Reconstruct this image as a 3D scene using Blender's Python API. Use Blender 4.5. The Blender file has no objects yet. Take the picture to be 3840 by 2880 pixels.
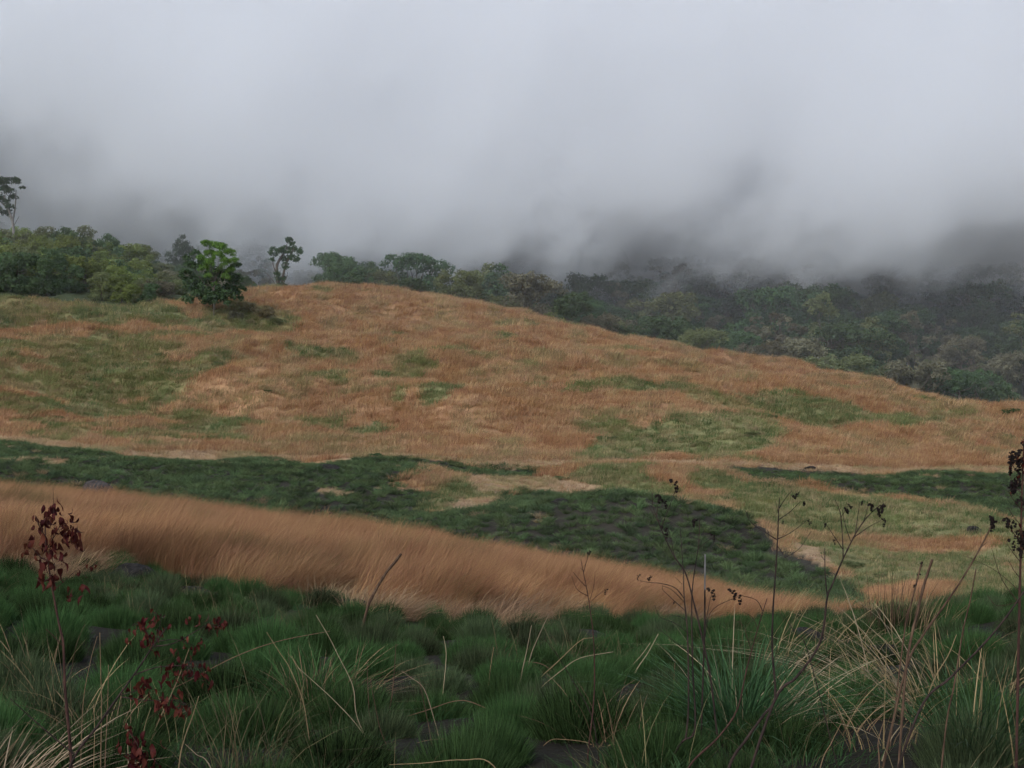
import bpy, math, random
import numpy as np
from mathutils import Vector, Matrix, Euler

R = math.radians
rng = np.random.default_rng(7)
random.seed(7)
S = bpy.context.scene
COL = S.collection

# ------------------------------------------------------------------ camera
EYE = 1.6                    # camera height above the ground it stands on
FPX = 1422.2                 # focal length in pixels of a 1024 px wide frame (50 mm)
PITCH = R(2.17)              # looking a little down
cam_d = bpy.data.cameras.new('camera')
cam_d.lens = 50.0; cam_d.sensor_width = 36.0
cam_d.clip_start = 0.05; cam_d.clip_end = 6000.0
cam = bpy.data.objects.new('camera', cam_d); COL.objects.link(cam)
cam.location = (0, 0, EYE)
cam.rotation_euler = (math.pi / 2 - PITCH, 0, 0)
S.camera = cam

# ------------------------------------------------------------------ sky, sun, exposure
SUN_EL, SUN_AZ = R(42), R(-150)      # high, diffuse, from behind the left shoulder
w = bpy.data.worlds.new('World'); S.world = w; w.use_nodes = True
nt = w.node_tree; nt.nodes.clear()
out = nt.nodes.new('ShaderNodeOutputWorld'); bg = nt.nodes.new('ShaderNodeBackground')
sky = nt.nodes.new('ShaderNodeTexSky'); sky.sky_type = 'NISHITA'; sky.sun_disc = False
sky.sun_elevation = SUN_EL; sky.sun_rotation = SUN_AZ
sky.air_density = 1.0; sky.dust_density = 1.5; sky.ozone_density = 1.0; sky.altitude = 1200
hs = nt.nodes.new('ShaderNodeHueSaturation'); hs.inputs['Saturation'].default_value = 0.75   # cloud-filtered sky light
nt.links.new(sky.outputs[0], hs.inputs['Color']); nt.links.new(hs.outputs[0], bg.inputs[0])
bg.inputs[1].default_value = 0.15
nt.links.new(bg.outputs[0], out.inputs[0])
sd = bpy.data.lights.new('sun', 'SUN'); sd.energy = 1.5; sd.angle = R(25); sd.color = (1.0, 0.965, 0.92)
so = bpy.data.objects.new('sun', sd); COL.objects.link(so)
d = Vector((math.sin(SUN_AZ) * math.cos(SUN_EL), math.cos(SUN_AZ) * math.cos(SUN_EL), math.sin(SUN_EL)))
so.rotation_euler = d.to_track_quat('Z', 'Y').to_euler(); so.location = (0, -20, 60)

vs = S.view_settings
vs.view_transform = 'Standard'; vs.look = 'None'; vs.gamma = 1.0; vs.use_curve_mapping = False
vs.exposure = 0.5
cy = S.cycles
cy.use_denoising = True
cy.use_adaptive_sampling = True; cy.adaptive_threshold = 0.04; cy.adaptive_min_samples = 16
cy.max_bounces = 14; cy.diffuse_bounces = 3; cy.glossy_bounces = 1; cy.transmission_bounces = 3
cy.volume_bounces = 12; cy.transparent_max_bounces = 8
cy.volume_step_rate = 0.5; cy.volume_max_steps = 512
cy.caustics_reflective = False; cy.caustics_refractive = False

# ------------------------------------------------------------------ helpers
def prop(o, label=None, cat=None, group=None, kind=None):
    if label: o['label'] = label
    if cat: o['category'] = cat
    if group: o['group'] = group
    if kind: o['kind'] = kind
    return o

def _hash(ix, iy, s):
    h = (ix * 374761393 + iy * 668265263 + s * 974634777) & 0x7fffffff
    h = ((h ^ (h >> 13)) * 1274126177) & 0x7fffffff
    return ((h ^ (h >> 16)) & 0xffff) / 65535.0

def vnoise(x, y, s=0):
    x = np.asarray(x, float); y = np.asarray(y, float)
    ix = np.floor(x).astype(np.int64); iy = np.floor(y).astype(np.int64)
    fx = x - ix; fy = y - iy
    fx = fx * fx * fx * (fx * (fx * 6 - 15) + 10); fy = fy * fy * fy * (fy * (fy * 6 - 15) + 10)
    a = _hash(ix, iy, s); b = _hash(ix + 1, iy, s); c = _hash(ix, iy + 1, s); e = _hash(ix + 1, iy + 1, s)
    return (a + (b - a) * fx) * (1 - fy) + (c + (e - c) * fx) * fy - 0.5

def fbm(x, y, s=0, o=4):
    t = 0; a = 1.0
    for k in range(o):
        t = t + a * vnoise(x * 2 ** k + 17.3 * k, y * 2 ** k - 9.1 * k, s + k); a *= 0.5
    return t

def sstep(a, b, x):
    t = np.clip((x - a) / (b - a), 0, 1)
    return t * t * (3 - 2 * t)

CP, SP = math.cos(PITCH), math.sin(PITCH)
def row_z(row, Y):                       # height of the point seen at that picture row, Y metres away
    v = (384.0 - np.asarray(row, float)) / FPX
    return EYE + Y * (v * CP - SP) / (CP + v * SP)
def project(X, Y, Z):                    # world -> (column, row) of the 1024x768 frame
    zc = (Z - EYE)
    dep = Y * CP - zc * SP; up = Y * SP + zc * CP
    dep = np.maximum(dep, 0.3)
    return 512 + FPX * X / dep, 384 - FPX * up / dep
def unproject(col, row, Y):
    v = (384.0 - row) / FPX
    k = Y / (CP + v * SP)
    return Vector(((col - 512) / FPX * k, Y, EYE + k * (v * CP - SP)))

# ------------------------------------------------------------------ terrain: profiles measured along lines of sight
# column: list of (distance, picture row of the ground there); far stations are given as (distance, None, height)
Z = lambda d_, z_: (d_, z_)
def prof(*st):
    return [(d_, row_z(r_, d_) if k_ == 'r' else r_) for d_, r_, k_ in st]
r_ = 'r'; h_ = 'h'
PROF = {
 -900: prof((5.2,768,r_),(17,520,r_),(40,440,r_),(52,430,r_),(62,430,r_),(85,385,r_),(120,330,r_),(165,285,r_),(190,270,r_),(230,245,r_),(290,235,r_),(340,30,h_),(400,45,h_),(600,110,h_),(900,210,h_),(1300,330,h_)),
 -250: prof((5.2,768,r_),(17,560,r_),(42,480,r_),(54,488,r_),(62,480,r_),(85,432,r_),(95,428,r_),(118,395,r_),(165,330,r_),(190,292,r_),(230,264,r_),(290,247,r_),(350,15,h_),(410,30,h_),(600,95,h_),(900,195,h_),(1300,320,h_)),
   0: prof((5.2,768,r_),(17,578,r_),(42,506,r_),(54,520,r_),(62,500,r_),(85,450,r_),(93,448,r_),(118,412,r_),(165,345,r_),(190,307,r_),(230,280,r_),(290,258,r_),(340,10.5,h_),(410,26,h_),(600,92,h_),(900,190,h_),(1300,320,h_)),
 200: prof((5.2,768,r_),(17,603,r_),(41,526,r_),(53,540,r_),(61,516,r_),(85,462,r_),(93,460,r_),(118,415,r_),(165,347,r_),(190,311,r_),(230,289,r_),(280,273,r_),(330,4,h_),(400,10,h_),(600,80,h_),(900,180,h_),(1300,310,h_)),
 310: prof((5.2,768,r_),(17,612,r_),(39,540,r_),(52,550,r_),(60,522,r_),(85,466,r_),(93,462,r_),(118,418,r_),(165,352,r_),(200,308,r_),(235,281,r_),(270,4.0,h_),(310,1.0,h_),(400,6,h_),(600,78,h_),(900,180,h_),(1300,310,h_)),
 400: prof((5.2,768,r_),(17,622,r_),(37,556,r_),(50,566,r_),(60,530,r_),(85,468,r_),(93,464,r_),(118,420,r_),(165,357,r_),(200,315,r_),(235,288,r_),(270,1.0,h_),(310,-2,h_),(400,4,h_),(600,74,h_),(900,178,h_),(1300,310,h_)),
 560: prof((5.2,768,r_),(18,634,r_),(32,584,r_),(46,582,r_),(50,580,r_),(64,520,r_),(71,524,r_),(80,494,r_),(93,466,r_),(120,420,r_),(165,367,r_),(200,341,r_),(235,319,r_),(270,-5,h_),(310,-3,h_),(400,16,h_),(600,70,h_),(900,176,h_),(1300,310,h_)),
 650: prof((5.2,768,r_),(19,638,r_),(29,603,r_),(42,594,r_),(50,580,r_),(64,524,r_),(71,527,r_),(80,496,r_),(95,466,r_),(122,420,r_),(165,376,r_),(200,356,r_),(232,339,r_),(265,-8,h_),(305,-5,h_),(400,18,h_),(600,68,h_),(900,176,h_),(1300,310,h_)),
 720: prof((5.2,768,r_),(19,636,r_),(26,618,r_),(38,606,r_),(50,584,r_),(60,534,r_),(67,534,r_),(78,502,r_),(95,466,r_),(125,420,r_),(165,385,r_),(200,368,r_),(225,356,r_),(262,-10,h_),(300,-6,h_),(400,19,h_),(600,68,h_),(900,176,h_),(1300,310,h_)),
 800: prof((5.2,768,r_),(18,632,r_),(24,628,r_),(36,616,r_),(48,592,r_),(56,560,r_),(63,552,r_),(78,508,r_),(95,466,r_),(128,424,r_),(168,392,r_),(200,378,r_),(220,371,r_),(258,-12,h_),(300,-7,h_),(400,19,h_),(600,66,h_),(900,175,h_),(1300,310,h_)),
 880: prof((5.2,766,r_),(18,624,r_),(26,618,r_),(38,606,r_),(50,590,r_),(60,558,r_),(72,520,r_),(84,490,r_),(96,467,r_),(130,430,r_),(170,400,r_),(200,389,r_),(215,384,r_),(250,-14,h_),(300,-8,h_),(400,18,h_),(600,64,h_),(900,174,h_),(1300,310,h_)),
1024: prof((5.2,760,r_),(18,606,r_),(26,600,r_),(40,590,r_),(54,566,r_),(70,522,r_),(84,492,r_),(96,471,r_),(130,440,r_),(165,420,r_),(205,408,r_),(240,-17.0,h_),(275,-13.5,h_),(320,-6,h_),(400,16,h_),(600,62,h_),(900,172,h_),(1300,310,h_)),
1300: prof((5.2,745,r_),(18,575,r_),(30,570,r_),(45,568,r_),(60,548,r_),(75,520,r_),(96,486,r_),(130,462,r_),(165,446,r_),(205,438,r_),(240,-19,h_),(290,-14,h_),(400,14,h_),(600,60,h_),(900,172,h_),(1300,310,h_)),
2000: prof((5.2,735,r_),(18,560,r_),(40,560,r_),(75,520,r_),(130,480,r_),(205,452,r_),(260,-24,h_),(310,-20,h_),(400,0,h_),(600,58,h_),(900,172,h_),(1300,310,h_)),
}
UG = np.linspace(-1500, 2600, 411)              # columns of the table (10 px apart)
LD0, LD1, ND = math.log(3.0), math.log(1400.0), 480
DG = np.exp(np.linspace(LD0, LD1, ND))
cols = sorted(PROF)
def _gs(a, sig, axis):
    n = int(sig * 3) + 1
    k = np.exp(-0.5 * (np.arange(-n, n + 1) / sig) ** 2); k /= k.sum()
    pad = [(0, 0), (0, 0)]; pad[axis] = (n, n)
    p = np.pad(a, pad, mode='edge')
    return np.apply_along_axis(lambda v: np.convolve(v, k, 'valid'), axis, p)
PZ = np.array([np.interp(DG, [0, 3.0] + [p[0] for p in PROF[c]], [0, 0.0] + [p[1] for p in PROF[c]]) for c in cols])
TZ = np.array([[np.interp(u, cols, PZ[:, j]) for j in range(ND)] for u in UG])
TZ = _gs(_gs(TZ, 4.0, 1), 3.5, 0)

def base_ground(X, Y):
    X = np.asarray(X, float); Y = np.asarray(Y, float)
    Yc = np.maximum(Y, 4.0)
    fu = np.clip((512 + FPX * X / Yc - UG[0]) / (UG[1] - UG[0]), 0, len(UG) - 1.001)
    fd = np.clip((np.log(Yc) - LD0) / (LD1 - LD0) * (ND - 1), 0, ND - 1.001)
    iu = fu.astype(int); idd = fd.astype(int); a = fu - iu; b = fd - idd
    z = (TZ[iu, idd] * (1 - a) + TZ[iu + 1, idd] * a) * (1 - b) + (TZ[iu, idd + 1] * (1 - a) + TZ[iu + 1, idd + 1] * a) * b
    return z + 0.06 * np.maximum(0, 4.0 - Y)      # the slope goes on up behind the camera

def ground(X, Y):
    X = np.asarray(X, float); Y = np.asarray(Y, float)
    z = base_ground(X, Y)
    # hummocks: small close by, longer folds on the hillside
    z = z + 0.16 * fbm(X / 1.3, Y / 1.3, 11, 3) * sstep(3, 8, Y) * (1 - sstep(40, 70, Y))
    z = z + 0.9 * fbm(X / 7.0, Y / 9.0, 21, 3) * sstep(44, 56, Y) * (1 - sstep(88, 100, Y))
    z = z + 1.55 * np.exp(-((X - 4.4) / 6.8) ** 2 - ((Y - 61.0) / 7.0) ** 2)          # the rounded lava mound
    z = z + 0.7 * np.exp(-((X + 16.0) / 7.0) ** 2 - ((Y - 76.0) / 6.0) ** 2) + 0.7 * np.exp(-((X - 27.0) / 8.0) ** 2 - ((Y - 86.0) / 5.0) ** 2)
    z = z + 0.9 * np.exp(-((X - 31.5) / 4.0) ** 2 - ((Y - 221.0) / 8.0) ** 2) + 1.0 * np.exp(-((X - 43.0) / 3.2) ** 2 - ((Y - 214.0) / 8.0) ** 2) + 0.6 * np.exp(-((X - 52.5) / 3.0) ** 2 - ((Y - 213.0) / 7.0) ** 2)   # knolls of the ridge
    f = sstep(92, 130, Y) * (1 - sstep(300, 360, Y))
    z = z + f * (2.9 * fbm(X / 16.0 + 0.25 * Y / 16, Y / 20.0, 31, 3) + 1.2 * fbm(X / 6.0, Y / 7.0, 34, 2) + 0.35 * fbm(X / 3.0, Y / 4.0, 36, 2))
    z = z + sstep(330, 420, Y) * 14 * fbm(X / 90, Y / 90, 41, 3)
    return z

def gz(x, y): return float(ground(np.array([x]), np.array([y]))[0])

def hit_ground(col, row, near=4.0, far=700.0):      # first ground point seen at a picture position
    Ys = np.exp(np.linspace(math.log(near), math.log(far), 900))
    v = (384.0 - row) / FPX; k = Ys / (CP + v * SP)
    X = (col - 512) / FPX * k; Zr = EYE + k * (v * CP - SP)
    g = ground(X, Ys)
    b = np.where(Zr <= g)[0]
    i = b[0] if len(b) else len(Ys) - 1
    return float(X[i]), float(Ys[i]), float(g[i])

# ------------------------------------------------------------------ land cover
def inpoly(px, py, poly):
    c = np.zeros(px.shape, bool); n = len(poly); j = n - 1
    for i in range(n):
        xi, yi = poly[i]; xj, yj = poly[j]
        cnd = ((yi > py) != (yj > py)) & (px < (xj - xi) * (py - yi) / ((yj - yi) or 1e-9) + xi)
        c ^= cnd; j = i
    return c
D2 = lambda *p: [(x / 2.16, y / 2.16) for x, y in p]      # outlines measured on a 2212 px wide view
LAVA = [
 D2((740,1118),(880,1114),(970,1124),(1050,1150),(1120,1180),(1120,1220),(860,1190),(740,1170)),
 D2((-400,930),(0,958),(140,975),(300,990),(400,985),(470,984),(620,1000),(760,1004),(930,1008),(915,1040),(850,1055),(920,1070),(960,1085),(900,1118),(860,1170),(780,1180),(500,1160),(300,1140),(0,1140),(-400,1120)),
 D2((920,1010),(1050,1004),(1120,998),(1182,1010),(1160,1026),(1080,1030),(980,1040)),
 D2((905,1075),(1010,1068),(1080,1080),(1060,1092),(960,1100)),
 D2((960,1125),(1040,1095),(1160,1068),(1330,1066),(1480,1088),(1560,1120),(1640,1170),(1690,1215),(1780,1250),(1880,1300),(1880,1390),(1700,1390),(1560,1340),(1440,1300),(1240,1250),(1120,1210),(980,1190)),
 D2((1540,1004),(1620,1012),(1700,1010),(1790,1013),(1900,1028),(2000,1020),(2100,1030),(2212,1020),(2700,1030),(2700,1170),(2200,1125),(2000,1100),(1860,1072),(1740,1052),(1640,1040)),
]
YG = [   # pale yellow-green new grass
 D2((1190,1040),(1300,1010),(1500,1010),(1640,1045),(1860,1080),(2000,1110),(2300,1140),(2300,1420),(1900,1400),(1820,1260),(1700,1190),(1600,1120),(1480,1070),(1300,1050)),
 D2((1230,985),(1290,950),(1400,930),(1560,920),(1690,930),(1680,970),(1560,990),(1400,1000)),
 D2((1560,850),(1700,862),(1800,880),(1960,895),(2050,908),(1960,925),(1800,905),(1620,880)),
 D2((80,880),(200,850),(360,900),(520,880),(620,915),(540,950),(420,950),(240,920)),
 D2((740,910),(820,900),(860,925),(790,935)),
 D2((600,740),(680,730),(720,745),(650,760)),
 D2((1060,735),(1130,735),(1130,750),(1070,752)),
 D2((900,860),(990,850),(1010,880),(930,895)),
 D2((1780,965),(1850,970),(1870,990),(1800,985)),
]
OLIVE = [  # mixed green and brown sward
 D2((-300,660),(0,650),(300,660),(420,690),(640,690),(620,720),(440,720),(300,700),(200,720),(60,715),(-300,730)),
 D2((-300,760),(60,770),(220,740),(360,730),(480,750),(500,790),(420,820),(340,850),(280,880),(120,860),(-300,860)),
 D2((260,860),(430,850),(560,880),(760,890),(700,940),(560,960),(420,950),(200,920),(-100,905),(-300,880)),
 D2((430,680),(540,660),(660,690),(600,720),(480,715)),
 D2((640,730),(740,735),(800,760),(760,785),(660,760)),
 D2((1100,850),(1300,840),(1420,850),(1400,870),(1200,880)),
]
YG2 = [D2((900,1100),(940,1072),(1010,1040),(1190,1032),(1340,1054),(1180,1062),(1050,1090),(960,1118))]   # grass between the strip and the mound
PALE = [   # flattened straw along the foot of the slopes
 D2((980,1090),(1080,1085),(1100,1100),(1040,1120),(960,1120)),
 D2((1010,1035),(1180,1020),(1330,1050),(1290,1070),(1130,1070),(1050,1080),(1000,1060)),
 D2((1700,1200),(1750,1216),(1800,1245),(1770,1250),(1720,1225)),
 D2((-400,925),(-60,935),(100,955),(300,972),(520,976),(800,990),(1200,990),(1500,992),(1900,1012),(2300,1012),(2300,1026),(1900,1024),(1500,1004),(1200,1004),(800,1004),(500,990),(300,988),(0,965),(-400,945)),
]
NEAR_EDGE = ([-900,-100,0,100,150,200,270,330,400,460,520,600,680,760,820,880,950,1024,1300],
             [505,548,562,570,580,588,598,604,618,628,622,618,626,628,624,612,605,596,560])    # picture row where the near green tussocks end
COLS = {   # base colours of the swards (linear)
 'brown': (0.330, 0.192, 0.098), 'band': (0.260, 0.145, 0.072), 'olive': (0.225, 0.190, 0.085), 'yg': (0.195, 0.185, 0.082),
 'pale': (0.330, 0.225, 0.130), 'lava': (0.042, 0.037, 0.028), 'near': (0.022, 0.019, 0.013), 'wood': (0.050, 0.062, 0.028)}
ZN = ['brown', 'band', 'olive', 'yg', 'pale', 'lava', 'near', 'wood']

def zone(X, Y, seed=0):
    X = np.asarray(X, float); Y = np.asarray(Y, float)
    zg = base_ground(X, Y)
    u, v = project(X, np.maximum(Y, 1.0), zg)
    k = np.clip(60 / np.maximum(Y, 5), 0.2, 3.0)
    s = np.clip(Y / 12, 1.0, 8.0)
    wu = u + 16 * k * fbm(X / s, Y / s, 51 + seed, 3); wv = v + 8.0 * k * fbm(X / s, Y / s, 57 + seed, 3)
    z = np.zeros(u.shape, int)
    near = (Y < 24) & (wv > np.interp(wu, *NEAR_EDGE))
    near |= (Y < 16)
    lim = np.interp(u, [560, 650, 720, 800, 880], [46, 43, 37, 29, 25])      # far edge of the near band
    mid = Y > lim
    z[:] = 0
    z[~mid] = 1
    for p in OLIVE: z[mid & (Y > 80) & inpoly(wu, wv, p)] = 2
    for p in YG: z[mid & inpoly(wu, wv, p)] = 3
    for p in LAVA: z[mid & (Y < 110) & inpoly(wu, wv, p)] = 5
    for p in YG2: z[mid & (Y < 110) & inpoly(wu, wv, p)] = 3
    for p in PALE: z[mid & (Y < 110) & inpoly(wu, wv, p)] = 4
    # small green and straw flecks inside the brown slope
    n1 = fbm(X / 9, Y / 14, 71, 3)
    z[(z == 0) & (n1 > 0.30) & (Y > 95)] = 2
    n2 = fbm(X / 5 + 40, Y / 9, 75, 3)
    z[(z == 2) & (n2 > 0.28)] = 3
    z[(z == 3) & (n2 < -0.30)] = 2
    z[(z == 2) & (n2 < -0.34)] = 0
    z[(z == 5) & (fbm(X / 2.2, Y / 3.5, 78, 3) > 0.52)] = 4
    z[(z == 0) & (Y < 50) & (wu > 640)] = 3; z[(z == 1) & (wu > 860)] = 3; z[(z == 3) & (Y < 46) & (n2 < -0.12)] = 1
    z[near] = 6
    crest = np.interp(u, [-900,-250,0,150,205,235,310,560,650,720,800,880,1024,1300], [185,188,190,190,200,234,238,238,236,230,224,219,212,205])
    z[Y > crest + 3] = 7
    return z

# ------------------------------------------------------------------ materials
def new_mat(name):
    m = bpy.data.materials.new(name); m.use_nodes = True
    n = m.node_tree; n.nodes.clear()
    return m, n, n.nodes.new('ShaderNodeOutputMaterial')

def leaf_mat(name, tint=None, instancer=False, var=0.45, trans=0.25, rough=0.75, alt=None):
    """Foliage or straw: one base colour, varied leaf by leaf (mesh attribute 'var') and plant by plant."""
    m, n, o = new_mat(name); L = n.links.new
    if instancer:
        c = n.nodes.new('ShaderNodeAttribute'); c.attribute_type = 'INSTANCER'; c.attribute_name = 'tint'; csock = c.outputs['Color']
    else:
        c = n.nodes.new('ShaderNodeRGB'); c.outputs[0].default_value = (*tint, 1); csock = c.outputs[0]
    a = n.nodes.new('ShaderNodeAttribute'); a.attribute_name = 'var'
    if alt:
        mx = n.nodes.new('ShaderNodeMix'); mx.data_type = 'RGBA'
        L(a.outputs['Fac'], mx.inputs['Factor']); L(csock, mx.inputs['A']); mx.inputs['B'].default_value = (*alt, 1); csock = mx.outputs['Result']
    oi = n.nodes.new('ShaderNodeObjectInfo')
    ad = n.nodes.new('ShaderNodeMath'); ad.operation = 'ADD'
    s1 = n.nodes.new('ShaderNodeMath'); s1.operation = 'MULTIPLY_ADD'; L(a.outputs['Fac'], s1.inputs[0]); s1.inputs[1].default_value = 2 * var * 0.7; s1.inputs[2].default_value = 1 - var * 0.7
    s2 = n.nodes.new('ShaderNodeMath'); s2.operation = 'MULTIPLY_ADD'; L(oi.outputs['Random'], s2.inputs[0]); s2.inputs[1].default_value = var; s2.inputs[2].default_value = -var * 0.5
    L(s1.outputs[0], ad.inputs[0]); L(s2.outputs[0], ad.inputs[1])
    h = n.nodes.new('ShaderNodeHueSaturation'); L(csock, h.inputs['Color']); L(ad.outputs[0], h.inputs['Value'])
    hh = n.nodes.new('ShaderNodeMath'); hh.operation = 'MULTIPLY_ADD'; L(oi.outputs['Random'], hh.inputs[0]); hh.inputs[1].default_value = 0.03; hh.inputs[2].default_value = 0.485
    L(hh.outputs[0], h.inputs['Hue'])
    p = n.nodes.new('ShaderNodeBsdfPrincipled'); L(h.outputs[0], p.inputs['Base Color']); p.inputs['Roughness'].default_value = rough
    p.inputs['Specular IOR Level'].default_value = 0.1
    if trans > 0:
        t = n.nodes.new('ShaderNodeBsdfTranslucent'); L(h.outputs[0], t.inputs[0])
        x = n.nodes.new('ShaderNodeMixShader'); x.inputs[0].default_value = trans
        L(p.outputs[0], x.inputs[1]); L(t.outputs[0], x.inputs[2]); L(x.outputs[0], o.inputs[0])
    else:
        L(p.outputs[0], o.inputs[0])
    return m

def bark_mat(name, c1, c2, scale=6.0, rough=0.9):
    m, n, o = new_mat(name); L = n.links.new
    tc = n.nodes.new('ShaderNodeTexCoord'); mp = n.nodes.new('ShaderNodeMapping'); mp.inputs['Scale'].default_value = (scale, scale, scale * 0.25)
    nz = n.nodes.new('ShaderNodeTexNoise'); nz.inputs['Scale'].default_value = 2.0; nz.inputs['Detail'].default_value = 5
    L(tc.outputs['Object'], mp.inputs[0]); L(mp.outputs[0], nz.inputs[0])
    r = n.nodes.new('ShaderNodeValToRGB'); r.color_ramp.elements[0].position = 0.35; r.color_ramp.elements[1].position = 0.68
    r.color_ramp.elements[0].color = (*c1, 1); r.color_ramp.elements[1].color = (*c2, 1); L(nz.outputs[0], r.inputs[0])
    p = n.nodes.new('ShaderNodeBsdfPrincipled'); L(r.outputs[0], p.inputs['Base Color']); p.inputs['Roughness'].default_value = rough; p.inputs['Specular IOR Level'].default_value = 0.2
    b = n.nodes.new('ShaderNodeBump'); b.inputs['Strength'].default_value = 0.6; b.inputs['Distance'].default_value = 0.02
    L(nz.outputs[0], b.inputs['Height']); L(b.outputs[0], p.inputs['Normal']); L(p.outputs[0], o.inputs[0])
    return m

def ground_mat():
    m, n, o = new_mat('sward and soil'); L = n.links.new
    a = n.nodes.new('ShaderNodeAttribute'); a.attribute_name = 'cover'
    g = n.nodes.new('ShaderNodeNewGeometry')
    def noise(sc, det, stretch=(1, 1, 1)):
        mp = n.nodes.new('ShaderNodeMapping'); mp.inputs['Scale'].default_value = stretch
        z = n.nodes.new('ShaderNodeTexNoise'); z.inputs['Scale'].default_value = sc; z.inputs['Detail'].default_value = det; z.inputs['Roughness'].default_value = 0.65
        L(g.outputs['Position'], mp.inputs[0]); L(mp.outputs[0], z.inputs['Vector']); return z
    n1 = noise(0.9, 6); n2 = noise(0.13, 4); n3 = noise(7.0, 4)
    def rng_(z, lo, hi):
        r = n.nodes.new('ShaderNodeMapRange'); L(z.outputs[0], r.inputs[0]); r.inputs[1].default_value = 0.3; r.inputs[2].default_value = 0.7
        r.inputs[3].default_value = lo; r.inputs[4].default_value = hi; return r
    r1 = rng_(n1, 0.72, 1.25); r2 = rng_(n2, 0.85, 1.15); r3 = rng_(n3, 0.75, 1.25)
    k = n.nodes.new('ShaderNodeMath'); k.operation = 'MULTIPLY'; L(r1.outputs[0], k.inputs[0]); L(r2.outputs[0], k.inputs[1])
    k2 = n.nodes.new('ShaderNodeMath'); k2.operation = 'MULTIPLY'; L(k.outputs[0], k2.inputs[0]); L(r3.outputs[0], k2.inputs[1])
    h = n.nodes.new('ShaderNodeHueSaturation'); L(a.outputs['Color'], h.inputs['Color']); L(k2.outputs[0], h.inputs['Value'])
    p = n.nodes.new('ShaderNodeBsdfPrincipled'); p.inputs['Roughness'].default_value = 0.95; p.inputs['Specular IOR Level'].default_value = 0.1
    L(h.outputs[0], p.inputs['Base Color'])
    b = n.nodes.new('ShaderNodeBump'); b.inputs['Strength'].default_value = 0.7; b.inputs['Distance'].default_value = 0.15
    L(n1.outputs[0], b.inputs['Height']); L(b.outputs[0], p.inputs['Normal']); L(p.outputs[0], o.inputs[0])
    return m

def rock_mat(name, c1, c2):
    m, n, o = new_mat(name); L = n.links.new
    tc = n.nodes.new('ShaderNodeTexCoord')
    z = n.nodes.new('ShaderNodeTexNoise'); z.inputs['Scale'].default_value = 3.5; z.inputs['Detail'].default_value = 8; z.inputs['Roughness'].default_value = 0.7
    L(tc.outputs['Object'], z.inputs['Vector'])
    r = n.nodes.new('ShaderNodeValToRGB'); r.color_ramp.elements[0].position = 0.38; r.color_ramp.elements[1].position = 0.66
    r.color_ramp.elements[0].color = (*c1, 1); r.color_ramp.elements[1].color = (*c2, 1); L(z.outputs[0], r.inputs[0])
    p = n.nodes.new('ShaderNodeBsdfPrincipled'); p.inputs['Roughness'].default_value = 0.95; p.inputs['Specular IOR Level'].default_value = 0.1; L(r.outputs[0], p.inputs['Base Color'])
    b = n.nodes.new('ShaderNodeBump'); b.inputs['Strength'].default_value = 1.0; b.inputs['Distance'].default_value = 0.06
    L(z.outputs[0], b.inputs['Height']); L(b.outputs[0], p.inputs['Normal']); L(p.outputs[0], o.inputs[0])
    return m

# ------------------------------------------------------------------ mesh helpers
def mk_mesh(name, V, T, mats=(), var=None, smooth=False, cover=None, mi=None):
    V = np.asarray(V, np.float32); T = np.asarray(T, np.int32)
    me = bpy.data.meshes.new(name)
    me.vertices.add(len(V)); me.vertices.foreach_set('co', V.ravel())
    n = len(T)
    me.loops.add(n * 3); me.loops.foreach_set('vertex_index', T.ravel())
    me.polygons.add(n); me.polygons.foreach_set('loop_start', np.arange(0, 3 * n, 3, dtype=np.int32))
    me.polygons.foreach_set('loop_total', np.full(n, 3, np.int32))
    if smooth: me.polygons.foreach_set('use_smooth', np.ones(n, bool))
    for m in mats: me.materials.append(m)
    if mi is not None: me.polygons.foreach_set('material_index', np.asarray(mi, np.int32))
    if var is not None:
        at = me.attributes.new('var', 'FLOAT', 'POINT'); at.data.foreach_set('value', np.asarray(var, np.float32))
    if cover is not None:
        at = me.attributes.new('cover', 'FLOAT_COLOR', 'POINT')
        at.data.foreach_set('color', np.c_[cover, np.ones(len(cover))].astype(np.float32).ravel())
    me.update(calc_edges=True); me.validate()
    return me

def add(name, me, parent=None, loc=(0, 0, 0), rz=0.0, sc=1.0):
    o = bpy.data.objects.new(name, me); COL.objects.link(o)
    o.location = loc; o.rotation_euler = (0, 0, rz)
    o.scale = (sc, sc, sc) if not hasattr(sc, '__len__') else sc
    if parent is not None: o.parent = parent
    return o

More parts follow.
